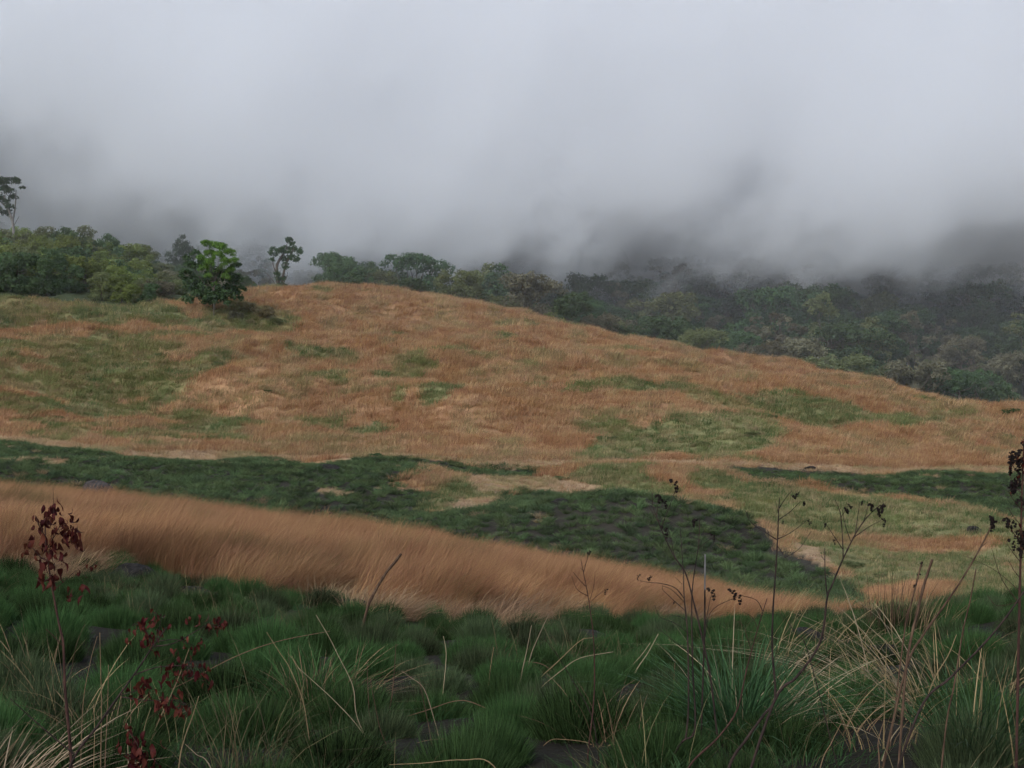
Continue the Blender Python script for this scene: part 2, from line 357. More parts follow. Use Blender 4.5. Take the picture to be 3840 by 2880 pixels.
def blades(n, rad, length, width, out=0.5, lean=(0.0, 0.0), jl=0.35, rs=None, curl=1.6, segs=2, dome=0.0):
    """Grass blades rooted in a disk: arrays of vertices, triangles and a random value per blade."""
    rs = rs or rng
    ph = rs.uniform(0, 2 * math.pi, n); rr = rad * np.sqrt(rs.uniform(0, 1, n))
    bx, by = rr * np.cos(ph), rr * np.sin(ph)
    a = ph + rs.normal(0, 0.7, n)
    ln = length * rs.uniform(1 - jl, 1 + jl, n)
    ln = ln * (1 - dome * (rr / max(rad, 1e-6)) ** 2)
    o_ = out * (0.25 + 0.75 * rr / max(rad, 1e-6)) * rs.uniform(0.5, 1.5, n)
    dx = np.cos(a) * o_ + lean[0] * rs.uniform(0.5, 1.5, n); dy = np.sin(a) * o_ + lean[1] * rs.uniform(0.5, 1.5, n)
    wa = rs.uniform(0, math.pi, n); wx, wy = np.cos(wa), np.sin(wa)
    ts = np.linspace(0, 1, segs + 1)
    V = []; 
    for t in ts:
        hx = bx + dx * ln * t ** curl; hy = by + dy * ln * t ** curl
        sl = np.sqrt(dx ** 2 + dy ** 2)
        hz = ln * (t - np.clip(sl, 0, 1.3) * 0.38 * t ** 2.2) - 0.02
        wd = width * (1 - 0.55 * t) * 0.5
        if t < 1:
            V.append(np.c_[hx - wx * wd, hy - wy * wd, hz]); V.append(np.c_[hx + wx * wd, hy + wy * wd, hz])
        else:
            V.append(np.c_[hx, hy, hz])
    k = len(V); V = np.stack(V, 1).reshape(-1, 3)
    b = np.arange(n)[:, None] * k
    tr = []
    for s in range(segs):
        i = 2 * s
        if s < segs - 1: tr += [[i, i + 1, i + 3], [i, i + 3, i + 2]]
        else: tr += [[i, i + 1, i + 2]]
    T = (b[:, None, :] + np.array(tr)[None]).reshape(-1, 3)
    return V, T, np.repeat(rs.uniform(0, 1, n), k)

def join(parts):
    V = []; T = []; A = []; off = 0
    for v, t, a in parts:
        V.append(v); T.append(np.asarray(t) + off); A.append(a); off += len(v)
    return np.concatenate(V), np.concatenate(T), np.concatenate(A)

def catmull(P, n=6):
    P = [Vector(p) for p in P]
    if len(P) < 3: return [P[0].lerp(P[1], t / n) for t in range(n + 1)] if len(P) == 2 else P
    Q = [P[0] * 2 - P[1]] + P + [P[-1] * 2 - P[-2]]; o = []
    for i in range(1, len(Q) - 2):
        a, b, c, e = Q[i - 1:i + 3]
        for k in range(n):
            t = k / n
            o.append(0.5 * ((2 * b) + (c - a) * t + (2 * a - 5 * b + 4 * c - e) * t * t + (3 * b - a - 3 * c + e) * t ** 3))
    o.append(P[-1]); return o

def tube(P, r0, r1, sides=5, smooth=6, knots=0.0):
    P = catmull(P, smooth); n = len(P); V = []; T = []
    for i, p in enumerate(P):
        t = (P[min(i + 1, n - 1)] - P[max(i - 1, 0)]).normalized()
        u = t.cross(Vector((0.31, 0.95, 0.12))).normalized(); v = t.cross(u)
        r = r0 + (r1 - r0) * i / (n - 1)
        if knots: r *= 1 + knots * max(0, math.sin(i * 2.1 + p.x * 40)) ** 4
        for k in range(sides):
            a = 2 * math.pi * k / sides
            V.append(p + (u * math.cos(a) + v * math.sin(a)) * r)
    for i in range(n - 1):
        for k in range(sides):
            a = i * sides + k; b = i * sides + (k + 1) % sides
            T += [[a, b, b + sides], [a, b + sides, a + sides]]
    V.append(P[-1]); tip = len(V) - 1; b0 = (n - 1) * sides
    for k in range(sides): T.append([b0 + k, b0 + (k + 1) % sides, tip])
    return np.array([tuple(v) for v in V]), np.array(T), np.full(len(V), 0.5)

# ------------------------------------------------------------------ geometry-node scatter, for what nobody could count
HID = bpy.data.collections.new('plant_library')           # not linked to the scene
def proto_collection(name, meshes):
    c = bpy.data.collections.new(name)
    for i, me in enumerate(meshes):
        o = bpy.data.objects.new('%s_%02d' % (name, i), me); c.objects.link(o)
    return c

def scatter(name, coll, pts, rot, scl, idx, tint):
    n = len(pts)
    me = bpy.data.meshes.new(name); me.vertices.add(n); me.vertices.foreach_set('co', np.asarray(pts, np.float32).ravel())
    for nm, ty, key, arr in (('rot', 'FLOAT_VECTOR', 'vector', rot), ('scl', 'FLOAT_VECTOR', 'vector', scl)):
        at = me.attributes.new(nm, ty, 'POINT'); at.data.foreach_set(key, np.asarray(arr, np.float32).ravel())
    at = me.attributes.new('idx', 'INT', 'POINT'); at.data.foreach_set('value', np.asarray(idx, np.int32))
    at = me.attributes.new('tint', 'FLOAT_COLOR', 'POINT'); at.data.foreach_set('color', np.c_[tint, np.ones(n)].astype(np.float32).ravel())
    o = add(name, me)
    g = bpy.data.node_groups.new(name + '_scatter', 'GeometryNodeTree')
    g.interface.new_socket('Geometry', in_out='INPUT', socket_type='NodeSocketGeometry')
    g.interface.new_socket('Geometry', in_out='OUTPUT', socket_type='NodeSocketGeometry')
    gi = g.nodes.new('NodeGroupInput'); go = g.nodes.new('NodeGroupOutput')
    ip = g.nodes.new('GeometryNodeInstanceOnPoints'); ci = g.nodes.new('GeometryNodeCollectionInfo')
    ci.inputs['Collection'].default_value = coll; ci.inputs['Separate Children'].default_value = True; ci.inputs['Reset Children'].default_value = True
    def attr(nm, ty):
        a = g.nodes.new('GeometryNodeInputNamedAttribute'); a.data_type = ty; a.inputs['Name'].default_value = nm
        return [s for s in a.outputs if s.name == 'Attribute' and s.enabled][0]
    ip.inputs['Pick Instance'].default_value = True
    g.links.new(gi.outputs[0], ip.inputs['Points']); g.links.new(ci.outputs[0], ip.inputs['Instance'])
    g.links.new(attr('idx', 'INT'), ip.inputs['Instance Index'])
    er = g.nodes.new('FunctionNodeEulerToRotation'); g.links.new(attr('rot', 'FLOAT_VECTOR'), er.inputs[0])
    g.links.new(er.outputs[0], ip.inputs['Rotation']); g.links.new(attr('scl', 'FLOAT_VECTOR'), ip.inputs['Scale'])
    g.links.new(ip.outputs[0], go.inputs[0])
    md = o.modifiers.new('scatter', 'NODES'); md.node_group = g
    return o

def sample_area(n, y0, y1, u0=-160, u1=1184, power=1.0, rs=None):
    """Random ground points, evenly spread over the wedge of land between two distances."""
    rs = rs or rng
    q = rs.uniform(0, 1, n)
    e = 1 + power
    Y = (y0 ** e + q * (y1 ** e - y0 ** e)) ** (1 / e)
    X = (rs.uniform(u0, u1, n) - 512) / FPX * Y
    return X, Y

# ------------------------------------------------------------------ the land: one sheet
uu = np.concatenate([np.linspace(-3600, -260, 34), np.linspace(-250, 1274, 430), np.linspace(1284, 4600, 34)])
yy = np.concatenate([np.linspace(-14, 2.6, 22), np.exp(np.linspace(math.log(3.0), math.log(46), 150)), np.linspace(46.5, 245, 290), np.exp(np.linspace(math.log(247), math.log(1390), 90))])
UU, YY = np.meshgrid(uu, yy)
XX = (UU - 512) / FPX * np.maximum(YY, 6.0 + 0.4 * np.maximum(0, 6 - YY))
ZZ = ground(XX, YY)
zz = zone(XX.ravel(), YY.ravel())
cv = np.array([COLS[k] for k in ZN])[zz]
nn = fbm(XX.ravel() / 5, YY.ravel() / 6, 91, 3)[:, None]
cv = cv * (1 + 0.30 * nn)
V = np.c_[XX.ravel(), YY.ravel(), ZZ.ravel()]
nu, ny = len(uu), len(yy)
I = (np.arange(ny - 1)[:, None] * nu + np.arange(nu - 1)[None]).ravel()
T = np.concatenate([np.c_[I, I + 1, I + nu + 1], np.c_[I, I + nu + 1, I + nu]])
me = mk_mesh('terrain', V, T, [ground_mat()], smooth=True, cover=cv)
terrain = prop(add('terrain', me), 'grassy mountainside falling away below and rising to a brown ridge', kind='structure')

# ------------------------------------------------------------------ the cloud lying on the forest
def fog_mat():
    m, n, o = new_mat('cloud vapour'); L = n.links.new
    g = n.nodes.new('ShaderNodeNewGeometry'); sx = n.nodes.new('ShaderNodeSeparateXYZ'); L(g.outputs['Position'], sx.inputs[0])
    def mth(op, a, b=None, c=None):
        k = n.nodes.new('ShaderNodeMath'); k.operation = op
        for i, v in enumerate((a, b, c)):
            if v is None: continue
            if isinstance(v, (int, float)): k.inputs[i].default_value = v
            else: L(v, k.inputs[i])
        return k.outputs[0]
    def mr(v, a, b, c=0.0, e=1.0, kind='SMOOTHSTEP'):
        k = n.nodes.new('ShaderNodeMapRange'); k.interpolation_type = kind; L(v, k.inputs[0])
        for i, q in enumerate((a, b, c, e)): k.inputs[i + 1].default_value = q
        return k.outputs[0]
    mp = n.nodes.new('ShaderNodeMapping'); mp.vector_type = 'TEXTURE'; mp.inputs['Rotation'].default_value = (0, R(FOG_TILT), 0); mp.inputs['Scale'].default_value = FOG_SCALE
    L(g.outputs['Position'], mp.inputs[0])
    nz = n.nodes.new('ShaderNodeTexNoise'); nz.inputs['Scale'].default_value = 1.0; nz.inputs['Detail'].default_value = 5.0; nz.inputs['Roughness'].default_value = 0.64
    nz.inputs['Distortion'].default_value = 0.0
    L(mp.outputs[0], nz.inputs['Vector'])
    nzv = mth('SUBTRACT', nz.outputs[0], 0.5)
    # lower edge of the bank: it hangs deeper in some places along the valley, and the folds lean with the drift
    xs = mth('MULTIPLY_ADD', mth('SUBTRACT', sx.outputs['Z'], 20.0), -FOG_LEAN, sx.outputs['X'])
    ramp = n.nodes.new('ShaderNodeValToRGB'); ramp.color_ramp.interpolation = 'B_SPLINE'
    L(mr(xs, -200.0, 200.0, kind='LINEAR'), ramp.inputs[0])
    el = ramp.color_ramp.elements
    for i, (x_, z_) in enumerate(FOG_EDGE):
        e_ = el[i] if i < 2 else el.new(0.5)
        e_.position = (x_ + 200) / 400; e_.color = (z_ / 60,) * 3 + (1,)
    base = mth('MULTIPLY_ADD', ramp.outputs[0], 60.0, FOG_Z)
    t = mth('SUBTRACT', sx.outputs['Z'], base)
    t = mth('MULTIPLY_ADD', nzv, FOG_WARP, t)
    t = mth('MULTIPLY_ADD', mth('SUBTRACT', sx.outputs['Y'], 352.0), FOG_BACK, t)      # the face of the bank leans back
    hz = mr(t, FOG_T0, FOG_T1)
    front = mr(sx.outputs['Y'], FOG_Y0, FOG_Y1)
    mott = mr(nz.outputs[0], 0.3, 0.7, 0.35, 1.7, 'LINEAR')
    thin = mr(sx.outputs['Z'], 20.0, 110.0, FOG_D, FOG_D * 0.22)          # the bank thins upward
    dn = mth('MULTIPLY', mth('MULTIPLY', hz, front), mth('MULTIPLY', thin, mott))
    dn = mth('ADD', dn, mth('ADD', mr(sx.outputs['Y'], 125.0, 260.0, 0.0, 0.0009, 'LINEAR'), mr(sx.outputs['Y'], 300.0, 420.0, 0.0, FOG_BASE, 'LINEAR')))   # thin haze between
    pv = n.nodes.new('ShaderNodeVolumePrincipled'); pv.inputs['Color'].default_value = (0.966, 0.975, 0.990, 1); pv.inputs['Anisotropy'].default_value = 0.0
    L(dn, pv.inputs['Density']); L(pv.outputs[0], o.inputs['Volume'])
    return m
FOG_TILT = -42; FOG_SCALE = (52, 46, 30)
FOG_LEAN, FOG_BACK = 0.75, 0.28
FOG_EDGE = [(-200, 22), (200, 16), (-118, 24), (-92, 18), (-60, 8), (-36, 5), (-14, 12), (4, 11), (24, 3), (44, 16), (66, 28), (88, 28), (108, 13), (128, 13)]
FOG_Z, FOG_WARP, FOG_T0, FOG_T1 = -6.0, 77.0, -4.0, 7.0
FOG_Y0, FOG_Y1, FOG_D, FOG_BASE = 258.0, 300.0, 0.085, 0.0038
X0, X1, Y0, Y1, Z0, Z1 = -620, 620, 124, 900, -40, 260
bv = [(x, y, z) for z in (Z0, Z1) for y in (Y0, Y1) for x in (X0, X1)]
bt = [[0, 2, 3], [0, 3, 1], [4, 5, 7], [4, 7, 6], [0, 1, 5], [0, 5, 4], [2, 6, 7], [2, 7, 3], [0, 4, 6], [0, 6, 2], [1, 3, 7], [1, 7, 5]]
fog = add('cloud', mk_mesh('cloud', bv, bt, [fog_mat()]))
prop(fog, 'bank of pale grey cloud lying over the forest slope', 'cloud', kind='stuff')

# ------------------------------------------------------------------ foliage colours
M = {
 'leaf_dark':  leaf_mat('dark evergreen leaves', (0.052, 0.088, 0.038), var=0.55),
 'leaf_mid':   leaf_mat('mid green leaves', (0.068, 0.106, 0.046), var=0.55),
 'leaf_olive': leaf_mat('olive leaves', (0.125, 0.138, 0.060), var=0.5),
 'leaf_grey':  leaf_mat('grey brown leaves', (0.145, 0.135, 0.085), var=0.5),
 'leaf_shrub': leaf_mat('heath shrub leaves', (0.140, 0.172, 0.046), var=0.55),
 'leaf_bright': leaf_mat('bright young leaves', (0.120, 0.235, 0.045), var=0.4),
 'leaf_black': leaf_mat('deep green thicket leaves', (0.055, 0.094, 0.038), var=0.5),
 'leaf_brown': leaf_mat('brownish thicket leaves', (0.150, 0.120, 0.062), var=0.5),
 'bark':       bark_mat('grey brown bark', (0.060, 0.048, 0.036), (0.150, 0.125, 0.100), 1.5),
 'bark_pale':  bark_mat('pale bark', (0.10, 0.09, 0.075), (0.24, 0.22, 0.20), 1.5),
 'blade':      leaf_mat('grass blades', instancer=True, var=0.40, trans=0.3),
 'tussock':    leaf_mat('green tussock blades', (0.048, 0.088, 0.027), var=0.9, trans=0.3),
 'tussock_dull': leaf_mat('dull tussock blades', (0.068, 0.090, 0.040), var=0.8, trans=0.3),
 'long_blade': leaf_mat('long blue-green blades', (0.050, 0.105, 0.040), var=0.6, trans=0.25, rough=0.5),
 'straw':      leaf_mat('dry straw', (0.250, 0.170, 0.090), var=0.6, trans=0.15),
 'straw_pale': leaf_mat('pale bleached straw', (0.330, 0.250, 0.155), var=0.5, trans=0.15),
 'dead_leaf':  leaf_mat('withered red leaves', (0.060, 0.013, 0.009), var=0.9, trans=0.2, rough=0.6),
 'char':       bark_mat('blackened stem', (0.018, 0.012, 0.010), (0.058, 0.036, 0.027), 30),
 'red_stem':   bark_mat('dark red stem', (0.035, 0.016, 0.012), (0.085, 0.040, 0.028), 30),
 'cane':       bark_mat('dry brown cane', (0.055, 0.030, 0.018), (0.140, 0.085, 0.050), 25),
 'cane_white': bark_mat('bleached cane', (0.07, 0.06, 0.052), (0.27, 0.255, 0.24), 18),
 'seed':       leaf_mat('charred seed heads', (0.020, 0.014, 0.012), var=0.5, trans=0.0),
 'rock':       rock_mat('dark lava rock', (0.014, 0.013, 0.012), (0.050, 0.044, 0.039)),
 'rock_pale':  rock_mat('grey weathered rock', (0.035, 0.031, 0.029), (0.100, 0.090, 0.083)),
}

# ------------------------------------------------------------------ crowns
def crown(lobes, leaf, n, rs, sub=13, subr=0.38, under=0.35, fuzz=1.08):
    """Leaf quads in clumps over the outside of a set of lobes, with gaps between the clumps."""
    C = []; Rr = []; A = []
    for (cx, cy, cz, rx, ry, rz) in lobes:
        k = sub
        d = rs.normal(size=(k, 3)); d /= np.linalg.norm(d, axis=1)[:, None]
        d[:, 2] = np.where(d[:, 2] < -under, -d[:, 2], d[:, 2])
        C.append(np.array([cx, cy, cz]) + d * np.array([rx, ry, rz]) * rs.uniform(0.62, 0.92, k)[:, None])
        s = subr * (rx + ry + rz) / 3
        Rr.append(s * rs.uniform(0.65, 1.3, k)); A.append(rs.uniform(0, 1, k))
    C = np.concatenate(C); Rr = np.concatenate(Rr); A = np.concatenate(A)
    pr = Rr ** 2 / (Rr ** 2).sum()
    w_ = rs.choice(len(C), n, p=pr)
    d = rs.normal(size=(n, 3)); d /= np.linalg.norm(d, axis=1)[:, None]
    d[:, 2] = np.where((d[:, 2] < -0.3) & (rs.uniform(0, 1, n) < 0.7), -d[:, 2], d[:, 2])
    P = C[w_] + d * (Rr[w_] * rs.uniform(0.5, fuzz, n))[:, None] * np.array([1, 1, 0.8])
    nrm = d + rs.normal(size=(n, 3)) * 0.55; nrm /= np.linalg.norm(nrm, axis=1)[:, None]
    a = np.cross(nrm, rs.normal(size=(n, 3))); a /= np.linalg.norm(a, axis=1)[:, None]
    b = np.cross(nrm, a)
    s = (leaf * rs.uniform(0.55, 1.35, n) * 0.5)[:, None]
    q = np.stack([P - a * s, P + b * s * 0.7, P + a * s, P - b * s * 0.7 + nrm * s * 0.3], 1).reshape(-1, 3)
    i = np.arange(n)[:, None] * 4
    T = np.concatenate([i + [0, 1, 2], i + [0, 2, 3]])
    return q, T, np.repeat(np.clip(0.65 * A[w_] + 0.35 * rs.uniform(0, 1, n), 0, 1), 4)

def limb_set(base_r, height, tips, rs, wob=0.5, sides=6):
    parts = [tube([(0, 0, -0.6), (wob * rs.normal() * 0.3, wob * rs.normal() * 0.3, height * 0.4), (wob * rs.normal() * 0.4, wob * rs.normal() * 0.4, height * 0.8)], base_r, base_r * 0.6, sides)]
    tops = [parts[0][0][-1]]
    for t in tips:
        s = Vector((0, 0, height * rs.uniform(0.45, 0.75))); e = Vector(t)
        m_ = s.lerp(e, 0.5) + Vector((rs.normal() * wob * 0.5, rs.normal() * wob * 0.5, -0.12 * (e - s).length))
        parts.append(tube([s, m_, e], base_r * 0.45, base_r * 0.1, 5))
    return join(parts)

def tree_meshes(kind, seed):
    rs = np.random.default_rng(seed)
    lob = []; leafm = 'leaf_mid'; barkm = 'bark'
    if kind == 'dome':           # broad umbrella crown
        h, r = 13.0, 6.0
        for k in range(9):
            a = rs.uniform(0, 6.28); q = r * math.sqrt(rs.uniform(0, 1)) * 0.72
            lob.append((q * math.cos(a), q * math.sin(a), h - 2.6 - 1.6 * (q / r) ** 2 + rs.normal() * 0.4, 2.4, 2.4, 1.7))
        for k in range(9):
            a = rs.uniform(0, 6.28); q = rs.uniform(0.35, 0.75); lob.append((r * q * math.cos(a), r * q * math.sin(a), h * rs.uniform(0.25, 0.55), 2.4, 2.4, 2.4))
        n, leaf, leafm, br = 8500, 0.37, 'leaf_dark', 0.38
    elif kind == 'round':
        h, r = 10.5, 4.2
        for k in range(12):
            a = rs.uniform(0, 6.28); q = r * math.sqrt(rs.uniform(0, 1)) * 0.6; z = rs.uniform(0.25, 0.84) * h
            lob.append((q * math.cos(a), q * math.sin(a), z, 2.0, 2.0, 1.8))
        n, leaf, br = 6500, 0.33, 0.30
    elif kind == 'ragged':       # thin crown with bare limbs showing
        h, r = 12.5, 3.4
        for k in range(9):
            a = rs.uniform(0, 6.28); q = r * math.sqrt(rs.uniform(0, 1)) * 0.85; z = rs.uniform(0.2, 0.92) * h
            lob.append((q * math.cos(a), q * math.sin(a), z, 1.35, 1.35, 1.1))
        n, leaf, leafm, br, barkm = 4000, 0.29, 'leaf_grey', 0.20, 'bark'
    elif kind == 'spread':       # pale low crown
        h, r = 8.0, 4.5
        for k in range(11):
            a = rs.uniform(0, 6.28); q = r * math.sqrt(rs.uniform(0, 1)) * 0.7
            lob.append((q * math.cos(a), q * math.sin(a), h * rs.uniform(0.35, 0.78), 1.9, 1.9, 1.4))
        n, leaf, leafm, br = 6500, 0.29, 'leaf_olive', 0.24
    elif kind == 'shrub':        # rounded heath shrub, fine foliage
        h, r = 4.2, 2.1
        for k in range(9):
            a = rs.uniform(0, 6.28); q = r * math.sqrt(rs.uniform(0, 1)) * 0.62
            lob.append((q * math.cos(a), q * math.sin(a), h * rs.uniform(0.12, 0.74) - 0.25 * q, 1.15, 1.15, 1.05))
        n, leaf, leafm, br = 6500, 0.17, 'leaf_shrub', 0.10
    elif kind == 'thicket':      # low tangled bush
        h, r = 3.0, 2.2
        for k in range(9):
            a = rs.uniform(0, 6.28); q = r * math.sqrt(rs.uniform(0, 1)) * 0.8
            lob.append((q * math.cos(a), q * math.sin(a), h * rs.uniform(0.02, 0.5), 0.95, 0.95, 0.85))
        n, leaf, leafm, br = 4200, 0.17, 'leaf_grey', 0.05
    V_, T_, A_ = crown(lob, leaf, n, rs)
    tips = [(l[0] * 0.9, l[1] * 0.9, l[2]) for l in lob[:8]]
    tv, tt, ta = limb_set(br, h * 0.62, tips, rs)
    tr = mk_mesh(kind + '_trunk', tv, tt, [M[barkm]], smooth=True, var=ta)
    cr = {}
    def get(mat):
        if mat not in cr: cr[mat] = mk_mesh(kind + '_crown', V_, T_, [M[mat]], var=A_)
        return cr[mat]
    return {'trunk': tr, 'crown': get, 'leaf': leafm, 'h': h}

TM = {k: [tree_meshes(k, 100 * i + j) for j in range(3)] for i, k in enumerate(['dome', 'round', 'ragged', 'spread', 'shrub', 'thicket'])}

def plant(name, kind, x, y, label, cat, group=None, sc=1.0, mat=None, v=None, rz=None, sz=None, sink=0.1):
    t = TM[kind][random.randrange(3) if v is None else v]
    e = bpy.data.objects.new(name, None); COL.objects.link(e); e.empty_display_size = 0.3
    e.location = (x, y, gz(x, y) - sink * sc)
    e.rotation_euler = (0, 0, random.uniform(0, 6.28) if rz is None else rz)
    e.scale = (sc, sc, sc * (sz or random.uniform(0.88, 1.12)))
    prop(e, label, cat, group)
    add('trunk', t['trunk'], e); add('crown', t['crown'](mat or t['leaf']), e)
    return e

# skyline of the near ground, per column: what stands behind it and below it is never seen
_yl = np.linspace(30, 243, 160)
SKYC = np.arange(-400, 1500, 12.0)
SKYR = np.array([project((c - 512) / FPX * _yl, _yl, ground((c - 512) / FPX * _yl, _yl))[1].min() for c in SKYC])
def seen(x, y, h):
    u, v = project(np.array([x]), np.array([y]), np.array([gz(x, y) + h]))
    return v[0] < np.interp(u[0], SKYC, SKYR) - 1.5, u[0], v[0]

def darts(cands, mind, keep=None):
    out = list(keep or []); cell = mind; gr = {}
    def near(p):
        i, j = int(p[0] // cell), int(p[1] // cell)
        for a in (-1, 0, 1):
            for b in (-1, 0, 1):
                for q in gr.get((i + a, j + b), ()):
                    if (q[0] - p[0]) ** 2 + (q[1] - p[1]) ** 2 < mind * mind: return True
        return False
    for p in out: gr.setdefault((int(p[0] // cell), int(p[1] // cell)), []).append(p)
    res = []
    for p in cands:
        if near(p): continue
        gr.setdefault((int(p[0] // cell), int(p[1] // cell)), []).append(p); res.append(p)
    return res

# ------------------------------------------------------------------ landmark trees
def crooked_tree():
    x, y, z = unproject(279, 281, 231); z = gz(x, y)
    e = bpy.data.objects.new('crooked_tree', None); COL.objects.link(e); e.location = (x, y, z - 0.1)
    prop(e, 'lone crooked tree with ragged clumped crown, on the ridge beside the brown slope', 'tree')
    rs = np.random.default_rng(5)
    px = 231 / FPX
    P = lambda c, r, dy=0.0: (((c - 279) * px), dy, (281 - r) * px)
    st = [tube([P(279, 285), P(278, 265), P(277, 252), P(281, 243)], 0.34, 0.20, 6),
          tube([P(279, 280), P(283, 262), P(286, 250), P(291, 240), P(294, 234)], 0.26, 0.10, 6),
          tube([P(278, 262), P(273, 252, 0.6), P(272, 243, 0.8)], 0.14, 0.05),
          tube([P(281, 243), P(286, 236), P(287, 230)], 0.16, 0.06),
          tube([P(277, 272), P(270, 262, -0.5), P(266, 258, -0.6)], 0.08, 0.03), tube([P(277, 270), P(272, 255, 1.0)], 0.08, 0.03),
          tube([P(281, 272), P(287, 264, -1.0), P(289, 258, -1.2)], 0.08, 0.03), tube([P(280, 265), P(284, 255, 1.3)], 0.07, 0.03)]
    tv, tt, ta = join(st)
    add('trunk', mk_mesh('crooked_trunk', tv, tt, [M['bark']], smooth=True, var=ta), e)
    lob = []
    for c, r, s in [(274, 238, 5), (280, 236, 5.5), (286, 236, 6), (289, 227, 4), (292, 232, 5), (297, 236, 5), (300, 239, 3.5), (294, 245, 5), (288, 243, 5), (283, 244, 4.5), (297, 246, 3.5), (273, 246, 3), (286, 252, 4), (290, 226, 3)]:
        p = P(c, r, rs.normal() * 0.6); lob.append((*p, s * px, s * px, s * px * 0.9))
    for c, r, s in [(281, 268, 6), (277, 274, 6), (284, 276, 6), (278, 261, 4)]:
        p = P(c, r, rs.normal() * 0.5); lob.append((*p, s * px * 0.8, s * px * 0.8, s * px))
    v, t, a = crown(lob, 0.21, 7000, rs, sub=12, under=0.9, subr=0.38, fuzz=1.4)
    add('crown', mk_mesh('crooked_crown', v, t, [M['leaf_dark']], var=a), e)
crooked_tree()

def edge_tree():
    px = 250 / FPX
    x, y, z = unproject(14, 262, 250); z = gz(x, y)
    r0 = float(project(np.array([x]), np.array([y]), np.array([z]))[1][0])
    e = bpy.data.objects.new('tall_tree', None); COL.objects.link(e); e.location = (x, y, z - 0.1)
    prop(e, 'tall tree with pale trunk above the shrubs, cut by the edge of the photo', 'tree')
    rs = np.random.default_rng(9)
    P = lambda c, r, dy=0.0: ((c - 14) * px, dy, (r0 - r) * px)
    st = [tube([P(14, r0 + 3), P(14, 235), P(13, 222), P(9, 208), P(5, 196)], 0.30, 0.16, 7), tube([P(13, 222), P(16, 206), P(17, 190)], 0.2, 0.08), tube([P(10, 210), P(0, 200), P(-8, 196)], 0.2, 0.07), tube([P(14, 226), P(18, 219), P(20, 216)], 0.09, 0.03)]
    tv, tt, ta = join(st); add('trunk', mk_mesh('tall_trunk', tv, tt, [M['bark_pale']], smooth=True, var=ta), e)
    lob = []
    for c, r, s in [(6, 183, 7), (15, 182, 6), (20, 184, 4), (22, 188, 3), (-2, 186, 8), (8, 192, 7), (14, 198, 5), (3, 202, 7), (12, 208, 5), (-6, 200, 8), (-12, 190, 9), (5, 213, 5), (-3, 212, 7), (-12, 208, 8)]:
        p = P(c, r, rs.normal() * 1.0); lob.append((*p, s * px * 1.0, s * px * 1.0, s * px * 0.8))
    v, t, a = crown(lob, 0.26, 9000, rs, sub=16, subr=0.34, fuzz=1.4)
    add('crown', mk_mesh('tall_crown', v, t, [M['leaf_dark']], var=a), e)
edge_tree()

def bright_tree():
    x, y, z = hit_ground(212, 312); px = y / FPX
    rs = np.random.default_rng(12)
    P = lambda c, r, dy=0.0: ((c - 212) * px, dy, (314 - r) * px)
    e = bpy.data.objects.new('thicket_tree', None); COL.objects.link(e); e.location = (x, y + 1.0, z - 0.15)
    prop(e, 'dense dark green thicket tree at the edge of the brown slope, behind vivid young leaves', 'tree')
    lob = []
    for c, r, s in [(198, 300, 14), (212, 302, 14), (226, 298, 13), (190, 288, 11), (205, 285, 14), (222, 284, 13), (234, 285, 9), (194, 270, 9), (186, 278, 8), (203, 268, 9), (186, 262, 6), (232, 300, 8), (236, 272, 7), (240, 292, 5), (196, 258, 6)]:
        lob.append((*P(c, r, rs.normal() * 0.8), s * px, s * px, s * px * 0.85))
    for c, r, s in [(200, 303, 11), (212, 306, 12), (222, 304, 11), (207, 296, 10), (218, 294, 9), (230, 300, 9)]:
        lob.append((*P(c, r, -2.6), s * px, s * px * 0.6, s * px * 0.85))
    v, t, a = crown(lob, 0.30, 13000, rs)
    add('crown', mk_mesh('thicket_crown', v, t, [M['leaf_black']], var=a), e)
    tv, tt, ta = limb_set(0.3, 5.0, [l[:3] for l in lob[:8]], rs); add('trunk', mk_mesh('thicket_trunk', tv, tt, [M['bark']], smooth=True, var=ta), e)
    e = bpy.data.objects.new('bright_tree', None); COL.objects.link(e); e.location = (x + 0.7, y - 2.2, z - 0.1)
    prop(e, 'small tree with vivid light green leaves standing out before the dark thicket', 'tree')
    lob = []
    for c, r, s in [(210, 249, 5), (216, 251, 6), (224, 252, 6), (232, 258, 6), (212, 258, 6), (222, 262, 7), (230, 268, 6), (214, 268, 6), (208, 273, 5), (221, 275, 6), (233, 276, 5), (228, 281, 5), (213, 281, 4), (237, 265, 4), (218, 288, 3), (206, 263, 4)]:
        lob.append((*P(c - 5, r, rs.normal() * 0.7), s * px, s * px, s * px * 0.9))
    v, t, a = crown(lob, 0.21, 9500, rs, sub=15, subr=0.38, fuzz=1.35)
    add('crown', mk_mesh('bright_crown', v, t, [M['leaf_bright']], var=a), e)
    tv, tt, ta = limb_set(0.09, 5.6, [l[:3] for l in lob[:10]], rs, wob=0.3); add('trunk', mk_mesh('bright_trunk', tv, tt, [M['bark']], smooth=True, var=ta), e)
bright_tree()

